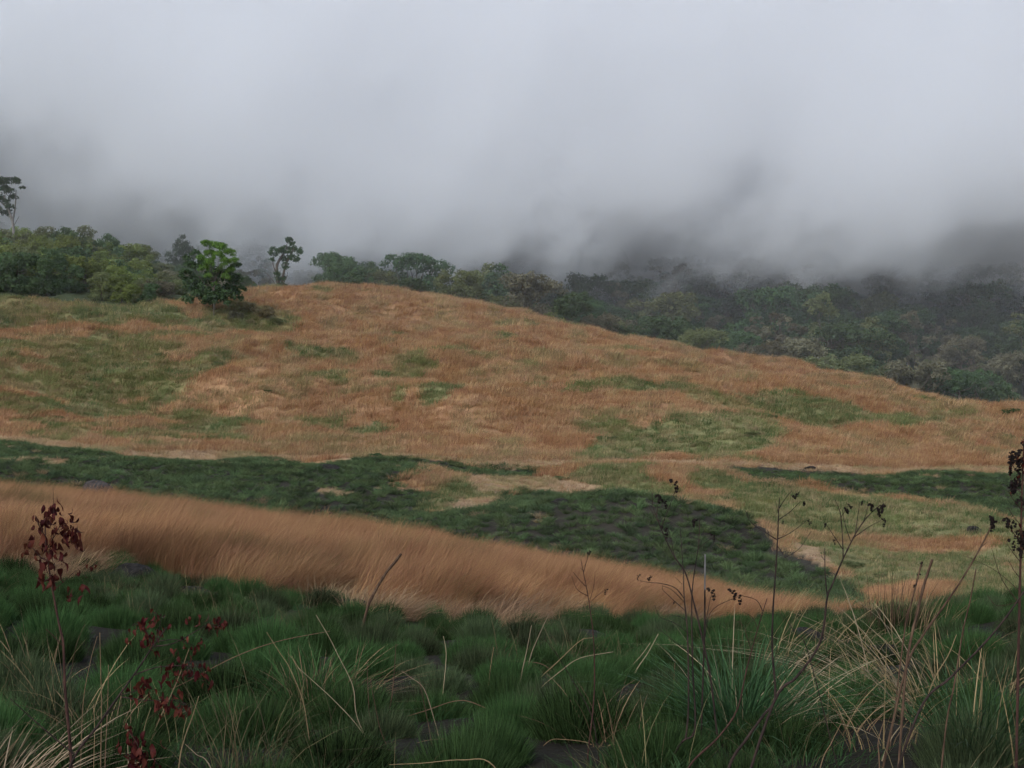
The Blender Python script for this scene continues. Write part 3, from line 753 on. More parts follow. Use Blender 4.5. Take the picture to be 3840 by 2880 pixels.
# ------------------------------------------------------------------ shrubs of the hillside
taken = []
def at_px(c, r): x, y, z = hit_ground(c, r); return x, y
HS = []
for k in range(2600):
    c = random.uniform(-60, 250); q = random.uniform(0, 1)
    y = 196 + 95 * q; x = (c - 512) / FPX * y
    lim = np.interp(c, [-90, 0, 150, 185, 250], [194, 194, 194, 212, 236])
    if y < lim: continue
    HS.append((x, y))
for (x, y) in darts(HS, 3.5)[:285]:
    c = 512 + FPX * x / y
    p = random.random()
    if c > 150:
        if p < 0.5: plant('hillside_shrub', 'thicket', x, y, 'grey-brown tangled shrub between the green shrubs and the thicket tree', 'shrub', 'grey-brown shrubs of the hillside', random.uniform(0.9, 1.5), random.choice(['leaf_grey', 'leaf_olive']))
        else: plant('hillside_shrub', 'shrub', x, y, 'dull green shrub near the thicket tree on the hillside', 'shrub', 'dull green shrubs of the hillside', random.uniform(0.7, 1.05), 'leaf_mid')
    elif y > 262 and p < 0.5: plant('hillside_tree', 'spread', x, y, 'olive spreading tree at the top of the shrub-covered hillside', 'tree', 'trees topping the hillside', random.uniform(0.55, 0.8))
    else: plant('hillside_shrub', 'shrub', x, y, 'rounded green heath shrub on the hillside under the tall tree', 'shrub', 'rounded green shrubs of the hillside', random.uniform(0.9, 1.3) * (1.0 + 0.4 * (y > 225) + 0.3 * (c < 90)), random.choice(['leaf_shrub', 'leaf_shrub', 'leaf_shrub', 'leaf_olive', 'leaf_mid']))
for c, r, s, mt in [(246, 315, 0.7, 'leaf_brown'), (262, 320, 0.8, 'leaf_brown'), (234, 322, 0.55, 'leaf_grey'), (280, 326, 0.55, 'leaf_olive'), (250, 326, 0.45, 'leaf_brown')]:
    x, y = at_px(c, r); plant('brown_thicket', 'thicket', x, y, 'low brownish bush at the foot of the dark thicket tree', 'bush', 'brownish bushes by the thicket tree', s, mt)
for c, r, s in [(247, 292, 0.42), (272, 285, 0.45), (262, 286, 0.4), (290, 284, 0.45), (303, 281, 0.5), (315, 281, 0.45)]:
    x = (c - 512) / FPX * 240; plant('ridge_bush', 'shrub', x, 240.0, 'small grey-green bush on the ridge around the crooked tree', 'bush', 'bushes on the ridge around the crooked tree', s * 1.3, 'leaf_mid')

# ------------------------------------------------------------------ forest behind the ridge
SPEC = [('dome', 0.22), ('round', 0.30), ('ragged', 0.20), ('spread', 0.28)]
FLAB = {'dome': ('forest_tree', 'broad dark domed forest tree behind the brown ridge', 'dark domed trees of the forest'),
        'round': ('forest_tree', 'dense rounded green forest tree behind the brown ridge', 'rounded trees of the forest'),
        'ragged': ('forest_tree', 'thin ragged grey forest tree with bare limbs behind the ridge', 'ragged grey trees of the forest'),
        'spread': ('forest_tree', 'pale olive spreading forest tree behind the brown ridge', 'olive spreading trees of the forest')}
def pick():
    q = random.random()
    for k, p in SPEC:
        if q < p: return k
        q -= p
    return 'round'
named = [  # the crowns that stand out: column, row of the top, distance, kind, scale, label
 (690, 273, 335, 'dome', 1.15, 'largest dark domed crown rising above the forest under the cloud'),
 (776, 302, 310, 'round', 1.1, 'dark green rounded crown standing clear in the middle of the forest'),
 (815, 293, 335, 'dome', 0.8, 'small flat dark crown just below the drifting cloud'),
 (885, 299, 330, 'dome', 0.9, 'dark domed crown nearest the cloud toward the valley'),
 (350, 254, 290, 'dome', 0.95, 'broad blue-green tree behind the ridge next to the crooked tree'),
 (181, 236, 300, 'round', 0.8, 'small dark round tree against the cloud behind the shrubs'),
 (606, 316, 262, 'spread', 1.0, 'olive round crown right behind the ridge line'),
]
for c, rt, y, k, s, lb in named:
    x = (c - 512) / FPX * y; top = row_z(rt, y); hgt = top - gz(x, y)
    t = TM[k][0]; f = float(np.clip(hgt / t['h'], 0.45, 1.7))
    plant('forest_tree', k, x, y, lb, 'tree', sc=s, sz=f / s, v=0); taken.append((x, y))
for (c, y, r0, n_) in [(980, 285, 340, 4)]:
    pass
cand = []
for k in range(6000):
    c = random.uniform(225, 1110); y = 243 + 78 * random.random()
    cand.append(((c - 512) / FPX * y, y))
cnt = 0
for (x, y) in darts(cand, 6.0, taken):
    k = pick(); c = 512 + FPX * x / y
    if c > 985 and y < 262: continue
    if y < 262 and k in ('dome', 'ragged', 'round'): k = 'spread' if random.random() < 0.6 else 'shrub'
    s = random.uniform(0.7, 1.5)
    if c < 470: s *= 0.8
    if c < 335 and y < 300: k = 'shrub'; s = random.uniform(0.45, 0.75)
    ok, u, v = seen(x, y, TM[k][0]['h'] * s)
    if not ok or cnt >= 292: continue
    nm, lb, gr = FLAB.get(k, ('forest_shrub', 'leafy shrub at the forest edge right behind the ridge', 'shrubs of the forest edge'))
    cat = 'tree' if k in FLAB else 'shrub'
    mat = random.choice({'dome': ['leaf_dark', 'leaf_dark', 'leaf_mid'], 'round': ['leaf_mid', 'leaf_dark', 'leaf_mid', 'leaf_olive'], 'ragged': ['leaf_grey', 'leaf_grey', 'leaf_olive'], 'spread': ['leaf_olive', 'leaf_mid', 'leaf_grey'], 'shrub': ['leaf_mid', 'leaf_shrub']}[k])
    if k == 'shrub': s *= 1.3
    plant(nm, k, x, y, lb, cat, gr, s, mat); cnt += 1; taken.append((x, y))

# beyond: the wooded mountainside that the cloud swallows, one mass
def joined(t, mat):
    cm = t['crown'](mat); tm = t['trunk']
    def arr(m_):
        v = np.empty(len(m_.vertices) * 3, np.float32); m_.vertices.foreach_get('co', v)
        f = np.empty(len(m_.loops), np.int32); m_.loops.foreach_get('vertex_index', f)
        a = np.empty(len(m_.vertices), np.float32); m_.attributes['var'].data.foreach_get('value', a)
        return v.reshape(-1, 3), f.reshape(-1, 3), a
    c_, t_ = arr(cm), arr(tm)
    v, f, a = join([c_, t_])
    return mk_mesh('far_tree', v, f, [cm.materials[0], tm.materials[0]], var=a, mi=[0] * len(c_[1]) + [1] * len(t_[1]))
far_protos = [joined(TM[k][v], m_) for k, v, m_ in [('dome', 0, 'leaf_dark'), ('dome', 1, 'leaf_mid'), ('round', 0, 'leaf_mid'), ('round', 1, 'leaf_dark'), ('round', 2, 'leaf_olive'), ('ragged', 0, 'leaf_grey'), ('spread', 0, 'leaf_olive'), ('spread', 1, 'leaf_mid')]]
fc = proto_collection('far_tree', far_protos)
cand = []
for k in range(16000):
    y = math.sqrt(random.uniform(268 ** 2, 620 ** 2)); c = random.uniform(-420, 1500)
    if 225 < c < 1110 and y < 322: continue
    if c < 225 and y < 335: continue
    cand.append(((c - 512) / FPX * y, y))
pt = np.array(darts(cand, 6.4, taken)); N = len(pt)
pz = ground(pt[:, 0], pt[:, 1])
sc = rng.uniform(0.7, 1.5, (N, 1)) * np.array([[1, 1, 1]]) * np.c_[np.ones(N), np.ones(N), rng.uniform(0.85, 1.15, N)]
forest = scatter('forest', fc, np.c_[pt, pz - 0.2], np.c_[np.zeros(N), np.zeros(N), rng.uniform(0, 6.28, N)], sc, rng.integers(0, len(far_protos), N), np.ones((N, 3)) * 0.05)
prop(forest, 'wooded mountainside fading into the cloud', 'forest', kind='stuff')

# ------------------------------------------------------------------ bushes dotted over the brown slope
for c, r, s, k, mt, lb in [
 (362, 361, 0.42, 'thicket', 'leaf_olive', 'dark olive bush in the middle of the brown slope'),
 (512, 343, 0.36, 'thicket', 'leaf_olive', 'small dark bush high on the brown slope under the ridge'),
 (218, 367, 0.36, 'thicket', 'leaf_mid', 'dark bush below the thicket tree on the grassy slope'),
 (160, 357, 0.42, 'thicket', 'leaf_olive', 'dark low bush in the green-brown sward below the shrubs'),
 (106, 348, 0.36, 'thicket', 'leaf_grey', 'small grey bush in the sward below the shrubs, near the edge'),
 (613, 373, 0.26, 'thicket', 'leaf_grey', 'tiny grey bush alone on the brown slope'),
 (905, 401, 0.36, 'thicket', 'leaf_mid', 'green bush above the long grassy hollow toward the valley'),
 (928, 394, 0.22, 'thicket', 'leaf_mid', 'very small bush at the ridge toward the valley'),
 (948, 404, 0.34, 'thicket', 'leaf_grey', 'grey bush beside the green bush toward the valley'),
 (1012, 416, 0.5, 'thicket', 'leaf_black', 'dark bush at the end of the ridge by the edge of the photo'),
 (768, 417, 0.34, 'thicket', 'leaf_olive', 'olive bush in a fold of the brown slope over the lava strip'),
 (606, 440, 0.36, 'shrub', 'leaf_mid', 'green bush at the end of the pale green patch'),
 (702, 446, 0.36, 'shrub', 'leaf_mid', 'dark green bush inside the pale green patch'),
 (752, 438, 0.33, 'thicket', 'leaf_mid', 'green bush at the upper end of the pale green patch'),
 (868, 455, 0.26, 'thicket', 'leaf_mid', 'small green bush above the dark lava strip toward the edge'),
 (1012, 440, 0.75, 'thicket', 'leaf_mid', 'broad dark bush behind the leafy weed at the edge'),
 (372, 458, 0.30, 'thicket', 'leaf_black', 'dark leaning bush at the top of the green lava strip'),
 (411, 452, 0.20, 'thicket', 'leaf_grey', 'small dark twiggy bush over the lava strip'),
 (394, 449, 0.20, 'thicket', 'leaf_brown', 'low brown bush between the two dark bushes over the lava strip'),
 (690, 352, 0.24, 'thicket', 'leaf_grey', 'small bush on the notch of the ridge line'),
 (270, 392, 0.25, 'thicket', 'leaf_mid', 'low green bush in the lower sward of the slope'),
 (60, 420, 0.28, 'shrub', 'leaf_mid', 'green bush low in the sward near the edge of the photo'),
 (455, 466, 0.26, 'shrub', 'leaf_mid', 'leafy dark bush between the lava strips'),
 (560, 480, 0.24, 'shrub', 'leaf_mid', 'green bush in the flattened straw between the lava mounds'),
 (850, 566, 0.22, 'shrub', 'leaf_mid', 'dark green bush in the pale grass beyond the weeds'),
 (880, 578, 0.16, 'shrub', 'leaf_mid', 'small dark bush in the pale grass behind the dry canes'),
]:
    x, y = at_px(c, r); plant('field_bush', 'thicket', x, y, lb, 'bush', 'bushes dotted over the slope', s, 'leaf_olive' if mt == 'leaf_mid' else mt, sz=0.6, sink=0.45)

# ------------------------------------------------------------------ swards
G = {   # colours of the living and dry blades
 0: [(0.330, 0.175, 0.084), (0.410, 0.245, 0.128), (0.350, 0.205, 0.103), (0.430, 0.275, 0.152), (0.270, 0.205, 0.098)],
 1: [(0.335, 0.178, 0.086), (0.300, 0.160, 0.078), (0.370, 0.205, 0.104)],
 2: [(0.300, 0.220, 0.110), (0.175, 0.180, 0.064), (0.220, 0.200, 0.082), (0.145, 0.162, 0.058), (0.330, 0.230, 0.120), (0.170, 0.180, 0.070)],
 3: [(0.180, 0.195, 0.076), (0.340, 0.265, 0.140), (0.100, 0.140, 0.052), (0.265, 0.225, 0.105), (0.140, 0.158, 0.064)],
 4: [(0.470, 0.330, 0.200), (0.430, 0.275, 0.155), (0.330, 0.265, 0.135)],
}
def tints(zn, X, Y):
    t = np.zeros((len(zn), 3))
    for k, cs in G.items():
        i = np.where(zn == k)[0]
        if not len(i): continue
        cs = np.array(cs)
        # neighbouring plants resemble each other
        q = fbm(X[i] / 3.0, Y[i] / 7.0, 130 + k, 3) * 1.0 + 0.5 + rng.normal(0, 0.2, len(i))
        q = np.clip(q, 0, 0.999) * len(cs)
        t[i] = cs[q.astype(int)]
    return t * rng.uniform(0.85, 1.15, (len(zn), 1))

def wind(X, Y, s):          # direction the dry grass is combed in
    return fbm(X / s, Y / s, 150, 2)

# tall dry grass of the near band, combed by the wind
def band_proto(seed, n=110):
    rs = np.random.default_rng(seed)
    return mk_mesh('dry_grass_clump', *blades(n, 0.20, 0.62, 0.0065, 0.22, (0.42, 0.10), 0.4, rs, 1.7, 3)[:2], [M['blade']], var=None)
def proto(n, rad, ln, wd, out_, lean, seed, mat='blade', jl=0.4, curl=1.6, segs=2):
    rs = np.random.default_rng(seed)
    v, t, a = blades(n, rad, ln, wd, out_, lean, jl, rs, curl, segs)
    return mk_mesh('grass_clump', v, t, [M[mat]], var=a)
c_band = proto_collection('band_clump', [proto(170, 0.23, 0.60, 0.0048, 0.25, (0.45, 0.05), 300 + k, segs=3) for k in range(4)] + [proto(80, 0.24, 0.34, 0.008, 0.8, (0.5, 0.1), 310 + k, segs=3) for k in range(2)])
X, Y = sample_area(30000, 14.5, 47, -220, 1244)
zn = zone(X, Y); k = zn == 1; X, Y = X[k], Y[k]
u, v = project(X, Y, ground(X, Y))
# the toe of the band is trodden flat: pale short straw there
edge = np.interp(u, *NEAR_EDGE) - v
low = (edge < 44 * (fbm(X / 1.3, Y / 1.3, 170, 3) + 0.10)) & (Y < 27)
t_ = tints(np.full(len(X), 1), X, Y)
patch = fbm(X / 3.0 - Y / 4.0, Y / 6.0, 172, 3)
t_ *= (1 + 0.5 * patch)[:, None]
greenish = fbm(X / 1.1, Y / 1.6, 176, 3) > 0.42; t_[greenish] *= np.array([0.62, 0.82, 0.72])
t_[low] = np.array([(0.32, 0.205, 0.115)]) * rng.uniform(0.6, 1.2, (low.sum(), 1))
N = len(X); wd = wind(X, Y, 4.0)
idx = np.where(low, 4 + rng.integers(0, 2, N), rng.integers(0, 4, N))
scl = rng.uniform(0.6, 1.3, (N, 1)) * np.ones((1, 3)); scl[:, 2] *= (1 + 0.35 * wd) * (1 + 0.3 * fbm(X / 0.9, Y / 0.9, 178, 2))
hs_ = np.interp(u, [560, 700, 860], [1.0, 0.8, 0.5]); scl[:, 2] *= hs_
rot = np.c_[rng.normal(0, 0.08, N), rng.normal(0.10, 0.12, N) + 0.35 * wd, rng.normal(0, 0.4, N) + 1.0 * wd]
o = scatter('dry_grass', c_band, np.c_[X, Y, ground(X, Y) - 0.02], rot, scl, idx, t_)
prop(o, 'band of tall rust-brown dry grass combed by the wind', 'grass', kind='stuff')

# swards of the slopes
c_field = proto_collection('field_clump', [proto(46, 0.62, 0.50, 0.030, 0.35, (0.28, 0.05), 330 + k, curl=1.5) for k in range(4)] + [proto(40, 0.42, 0.42, 0.034, 0.65, (0.1, 0.0), 340 + k) for k in range(3)])
X, Y = sample_area(92000, 25, 243, -130, 1154, power=0.75)
Xa, Ya = sample_area(30000, 24, 100, -130, 1154); X, Y = np.r_[X, Xa], np.r_[Y, Ya]
zn = zone(X, Y, 3); k = np.isin(zn, [0, 1, 2, 3, 4]); X, Y, zn = X[k], Y[k], zn[k]; k = (zn != 1) | (Y > 46); X, Y, zn = X[k], Y[k], zn[k]; zn[zn == 1] = 0
t_ = tints(zn, X, Y)
N = len(X); wd = wind(X, Y, 9.0)
idx = np.where(zn == 0, rng.integers(0, 4, N), np.where(rng.uniform(0, 1, N) < 0.4, rng.integers(0, 4, N), 4 + rng.integers(0, 3, N)))
s = rng.uniform(0.6, 1.25, N) * np.clip(Y / 120, 0.45, 1.35) * np.where(zn == 4, 0.7, 1.0)
scl = np.c_[s, s, s * rng.uniform(0.7, 1.15, N)]
rot = np.c_[rng.normal(0, 0.1, N), rng.normal(0, 0.1, N) + 0.2 * wd, rng.normal(0, 0.5, N) + wd]
o = scatter('meadow_grass', c_field, np.c_[X, Y, ground(X, Y) - 0.05], rot, scl, idx, t_)
prop(o, 'rust-brown and yellow-green grass clothing the far slope', 'grass', kind='stuff')

# small tussocks dotted over the dark lava ground
c_lava = proto_collection('lava_tussock', [proto(110, 0.17, 0.27, 0.017, 1.15, (0.04, 0.0), 360 + k, curl=1.2, segs=3) for k in range(5)])
X, Y = sample_area(70000, 30, 110, -130, 1154)
zn = zone(X, Y, 5); k = zn == 5; X, Y = X[k], Y[k]
den = fbm(X / 4.0, Y / 5.0, 181, 3)
k = rng.uniform(0, 1, len(X)) < np.clip(1.0 + 0.7 * den, 0.72, 1.0); X, Y = X[k], Y[k]
P2 = np.array(darts(list(zip(X, Y)), 0.40)); X, Y = P2[:, 0], P2[:, 1]; N = len(X)
t_ = np.array([(0.088, 0.128, 0.052), (0.112, 0.150, 0.062), (0.072, 0.102, 0.048)])[rng.integers(0, 3, N)] * rng.uniform(0.75, 1.25, (N, 1))
dry = rng.uniform(0, 1, N) < 0.012; t_[dry] = (0.30, 0.22, 0.12)
s = rng.uniform(0.7, 1.3, N)
o = scatter('lava_grass', c_lava, np.c_[X, Y, ground(X, Y)], np.c_[rng.normal(0, 0.1, N), rng.normal(0, 0.1, N), rng.uniform(0, 6.28, N)], np.c_[s, s, s * rng.uniform(0.8, 1.1, N)], rng.integers(0, 5, N), t_)
prop(o, 'small dark green tussocks dotted over the old lava mounds', 'grass', kind='stuff')

# ------------------------------------------------------------------ near green tussocks, one by one
def tussock_mesh(seed, mat, n=2300, rad=0.20, ln=0.29, wd=0.0044):
    rs = np.random.default_rng(seed)
    a = blades(int(n * 0.75), rad, ln, wd, 0.50, (0.02, 0.0), 0.13, rs, 1.3, 3, 0.60)
    b = blades(int(n * 0.25), rad * 0.95, ln * 1.08, wd, 0.42, (0.04, 0.0), 0.22, rs, 1.5, 3, 0.5)
    v, t, c = join([a, b]); return mk_mesh('tussock', v, t, [M[mat]], var=c)
TUS = [tussock_mesh(400 + k, 'tussock') for k in range(4)]
TUSD = [tussock_mesh(410 + k, 'tussock_dull', 1500) for k in range(2)]
cand = []
for k in range(9000):
    y = math.sqrt(random.uniform(4.6 ** 2, 21 ** 2)); c = random.uniform(-40, 1064)
    cand.append(((c - 512) / FPX * y, y))
ca = np.array(cand); zn = zone(ca[:, 0], ca[:, 1]); ca = [tuple(p) for p, q in zip(cand, zn) if q == 6]
ts = darts(ca, 0.48)
ts.sort(key=lambda p: p[1]); ts_far = ts[298:]; ts = ts[:298]
for (x, y) in ts:
    u, v = project(np.array([x]), np.array([y]), np.array([gz(x, y)]))
    c, r = float(u[0]), float(v[0])
    edge = float(np.interp(c, *NEAR_EDGE))
    dull = random.random() < 0.22
    o = add('grass_tussock', random.choice(TUSD if dull else TUS), None, (x, y, gz(x, y) - 0.03), random.uniform(-0.6, 0.6), random.uniform(0.65, 1.15))
    o.scale.z *= random.uniform(0.8, 1.15)
    if r < edge + 26: lb, gr = 'round green grass tussock bordering the brown dry grass', 'tussocks bordering the dry grass'
    elif y < 7.5: lb, gr = 'grass tussock close by, among the dead stems at the bottom', 'tussocks among the dead stems'
    elif c < 400: lb, gr = 'green grass tussock behind the red-leaved dead weed', 'tussocks behind the red-leaved weed'
    elif c < 700: lb, gr = 'green grass tussock in the middle, below the brown dry grass', 'tussocks in the middle below the dry grass'
    else: lb, gr = 'green grass tussock around the bare dark stems and canes', 'tussocks around the bare stems'
    if dull: lb = lb.replace('green grass', 'dull grey-green grass').replace('grass tussock close', 'dull grass tussock close')
    prop(o, lb, 'tussock', gr)

# the smaller ones beyond, as one mass
if ts_far:
    pf = np.array(ts_far); N = len(pf); s_ = rng.uniform(0.8, 1.3, N)
    o = scatter('tussock_grass', proto_collection('far_tussock', TUS + TUSD), np.c_[pf, ground(pf[:, 0], pf[:, 1]) - 0.03], np.c_[np.zeros(N), np.zeros(N), rng.uniform(-0.6, 0.6, N)], np.c_[s_, s_, s_], rng.integers(0, 6, N), np.ones((N, 3)))
    prop(o, 'small green tussocks crowding toward the dry grass', 'grass', kind='stuff')

# what grows between them
c_fill = proto_collection('turf_clump', [proto(60, 0.17, 0.11, 0.005, 0.9, (0.08, 0), 430 + k) for k in range(3)] + [proto(14, 0.14, 0.30, 0.0035, 0.9, (0.2, 0), 440 + k, segs=4) for k in range(2)])
X, Y = sample_area(5200, 3.2, 21, -260, 1284)
X2, Y2 = rng.uniform(-7, 7, 2600), rng.uniform(-5, 5.5, 2600)
X, Y = np.r_[X, X2], np.r_[Y, Y2]
zn = zone(X, Y); k = zn == 6; X, Y = X[k], Y[k]; N = len(X)
idx = np.where(rng.uniform(0, 1, N) < 0.88, rng.integers(0, 3, N), 3 + rng.integers(0, 2, N))
t_ = np.array([(0.038, 0.080, 0.028), (0.050, 0.092, 0.032), (0.060, 0.080, 0.030)])[rng.integers(0, 3, N)]
t_[idx > 2] = (0.15, 0.12, 0.058)
k = (fbm(X / 0.9, Y / 0.9, 190, 2) > 0.06); X, Y, idx, t_ = X[k], Y[k], idx[k], t_[k]; N = len(X)
s = rng.uniform(0.7, 1.3, N)
o = scatter('turf', c_fill, np.c_[X, Y, ground(X, Y) - 0.01], np.c_[np.zeros(N), np.zeros(N), rng.normal(0, 0.6, N)], np.c_[s, s, s], idx, t_ * rng.uniform(0.8, 1.2, (N, 1)))
prop(o, 'short green turf and stray straw between the near tussocks', 'grass', kind='stuff')

# ------------------------------------------------------------------ rocks
def rock(c, r, size, label, mat='rock', seed=0, at=None, sink=0.3):
    import bmesh
    bm = bmesh.new(); bmesh.ops.create_icosphere(bm, subdivisions=4, radius=1.0)
    rs = np.random.default_rng(seed)
    pl = rs.normal(size=(9, 3)); pl /= np.linalg.norm(pl, axis=1)[:, None]; dd = rs.uniform(0.55, 0.9, 9)
    for v in bm.verts:
        p = np.array(v.co)
        for n_, k_ in zip(pl, dd):
            q = p @ n_
            if q > k_: p = p - n_ * (q - k_) * 0.92
        f = 1 + 0.16 * float(fbm(p[0] * 2.2 + seed, p[1] * 2.2 + p[2] * 1.7, 200 + seed, 4))
        v.co = Vector(p * f)
    me = bpy.data.meshes.new('rock'); bm.to_mesh(me); bm.free(); me.materials.append(M[mat])
    x, y, z = at or hit_ground(c, r)
    o = add('lava_rock', me, None, (x, y, z - sink * size[2] + size[2] * 0.45), rs.uniform(0, 6.28)); o.scale = size
    o.rotation_euler = (rs.normal() * 0.15, rs.normal() * 0.15, rs.normal() * 0.3)
    prop(o, label, 'rock'); return o
x95, y95 = (95 - 512) / FPX * 43, 43.0
rock(95, 490, (0.62, 0.5, 0.52), 'grey slanting rock standing at the far edge of the brown dry grass', 'rock_pale', 3, (x95, y95, gz(x95, y95) + 0.58))
rock(130, 584, (0.42, 0.32, 0.24), 'dark lava rock among the near tussocks behind the red-leaved weed', 'rock', 5)
rock(112, 588, (0.24, 0.2, 0.12), 'small low lava rock next to the larger one among tussocks', 'rock', 6)
rock(806, 646, (0.22, 0.2, 0.13), 'dark rock half hidden by straw behind the long-bladed tussock', 'rock', 7)
rock(860, 664, (0.28, 0.2, 0.14), 'low dark rock in the tussocks beside the leaning canes', 'rock', 8)
rock(352, 612, (0.30, 0.25, 0.12), 'flat brown rock at the foot of the leaning brown cane', 'rock', 9)
rock(590, 648, (0.34, 0.25, 0.15), 'dark rock in a gap of the tussocks below the dry grass', 'rock', 10)
rock(980, 648, (0.34, 0.3, 0.16), 'dark rock in the shaded tussocks near the leafy weed', 'rock', 14)
rock(327, 470, (0.9, 0.6, 0.25), 'dark hump of lava on the green lava strip', 'rock', 11)
rock(810, 470, (0.45, 0.35, 0.18), 'black lava knob on top of the strip toward the valley', 'rock', 12)
rock(974, 533, (0.42, 0.35, 0.26), 'dark grassy boulder in the pale grass by the leafy weed', 'rock', 13)
rock(562, 503, (0.6, 0.4, 0.2), 'low dark lava knob at the upper edge of the big mound', 'rock', 15)

# ------------------------------------------------------------------ weeds, canes, straw
k1 = lambda x, y: ((x * 0.651) / 3.75, (1800 + y * 0.651) / 3.75)
k2 = lambda x, y: ((1000 + x * 0.5877) / 3.75, (1980 + y * 0.5877) / 3.75)
k3 = lambda x, y: ((2200 + x * 0.6632) / 3.75, (1780 + y * 0.6632) / 3.75)
k4 = lambda x, y: ((2900 + x * 0.7718) / 3.75, (1600 + y * 0.7718) / 3.75)

def leaf_mesh(seed, L=0.036, W=0.0075):
    rs = np.random.default_rng(seed); n = 5; V = []; T = []
    cu = rs.uniform(1.0, 3.2); tw = rs.uniform(-2.5, 2.5)
    for i in range(n + 1):
        t = i / n; a = cu * t; x = L * math.sin(a) / max(cu, .1); z = -L * (1 - math.cos(a)) / max(cu, .1)
        wd = W * math.sin(math.pi * min(0.97, 0.08 + 0.9 * t)) ; b = tw * t
        V += [(x, -wd * math.cos(b), z - wd * math.sin(b) * 0.8 + 0.3 * wd), (x, 0, z), (x, wd * math.cos(b), z + wd * math.sin(b) * 0.8 + 0.3 * wd)]
    for i in range(n):
        k = 3 * i
        T += [[k, k + 1, k + 4], [k, k + 4, k + 3], [k + 1, k + 2, k + 5], [k + 1, k + 5, k + 4]]
    return mk_mesh('withered_leaf', V, T, [M['dead_leaf']], var=np.full(len(V), rs.uniform(0, 1)))
LEAF = [leaf_mesh(500 + k) for k in range(5)]
def tuft_mesh(seed, n=60, r=0.013, leaf=0.014):
    rs = np.random.default_rng(seed)
    v, t, a = crown([(rs.normal() * r * .5, rs.normal() * r * .5, rs.normal() * r * .7, r * .6, r * .6, r) for _ in range(3)], leaf, n, rs, sub=4, under=1.1)
    return mk_mesh('seed_head', v, t, [M['seed']], var=a)
TUFT = [tuft_mesh(520 + k) for k in range(4)]

def weed(name, label, cat, Y, stems, mat, leaves=(), tufts=(), group=None, wob=0.03, base=None, ground_stem=True):
    """stems: list of (points on the picture, base radius, tip radius); the first one reaches the ground."""
    rs = np.random.default_rng(abs(hash(label)) % 9999 if False else len(label) * 7 + int(Y * 10))
    e = bpy.data.objects.new(name, None); COL.objects.link(e)
    first = stems[0][0]
    p0 = unproject(*first[0], Y); g0 = gz(p0.x, p0.y)
    root = Vector((p0.x, p0.y, g0)); e.location = root
    prop(e, label, cat, group)
    made = []
    for j, st_ in enumerate(stems):
        pts, r0, r1 = st_[:3]; mt_ = st_[3] if len(st_) > 3 else mat
        W = []
        n = len(pts)
        if j == 0: dy = 0.0; sl = rs.normal() * 0.10
        else:
            q0 = unproject(*pts[0], Y); best = min(made, key=lambda m_: (m_ - Vector((0, m_.y - Y, 0)) - q0).length) if made else q0
            dy = best.y - Y; sl = rs.normal() * 0.25
        tot = 0
        for i, p in enumerate(pts):
            if i: tot += math.dist(pts[i], pts[i - 1]) / FPX * Y
            W.append(unproject(*p, Y + dy + sl * tot))
        if j == 0 or ground_stem == 'all':
            b = W[0]; g = gz(b.x, b.y)
            if b.z > g - 0.02: 
                d_ = (W[0] - W[1]).normalized() if len(W) > 1 else Vector((0, 0, -1))
                d_ = Vector((d_.x * 0.5, d_.y * 0.5, -1.0)).normalized(); kk = (b.z - g + 0.04) / max(0.6, -d_.z); W = [b + d_ * kk * 0.999] + W
                W[0].z = gz(W[0].x, W[0].y) - 0.04
        sm = catmull(W, 6); made += sm
        v, t, a = tube([w_ - root for w_ in W], r0 * 0.52, r1 * 0.6, 6, 6, 0.25)
        add('stem' if j == 0 else 'branch', mk_mesh('stem', v, t, [M[mt_]], smooth=True, var=a), e)
    def nearest(p):
        q = unproject(*p, Y); m_ = min(made, key=lambda s_: (Vector((s_.x, 0, s_.z)) - Vector((q.x, 0, q.z))).length)
        return Vector((q.x, m_.y, q.z))
    for (p, n, spread, s) in leaves:
        c = nearest(p) - root
        for i in range(int(n * 1.5 + 0.5)):
            o = add('leaf', LEAF[int(rs.integers(0, 5))], e, c + Vector((rs.normal() * spread, rs.normal() * spread, rs.normal() * spread)), 0, s * rs.uniform(0.75, 1.3))
            o.rotation_euler = (rs.uniform(-0.6, 0.6), rs.uniform(0.2, 1.7), rs.uniform(0, 6.28))
    for (p, s) in tufts:
        o = add('seed_head', TUFT[int(rs.integers(0, 4))], e, nearest(p) - root, rs.uniform(0, 6.28), s * 0.52)
    return e

def K(f, *pts): return [f(*p) for p in pts]

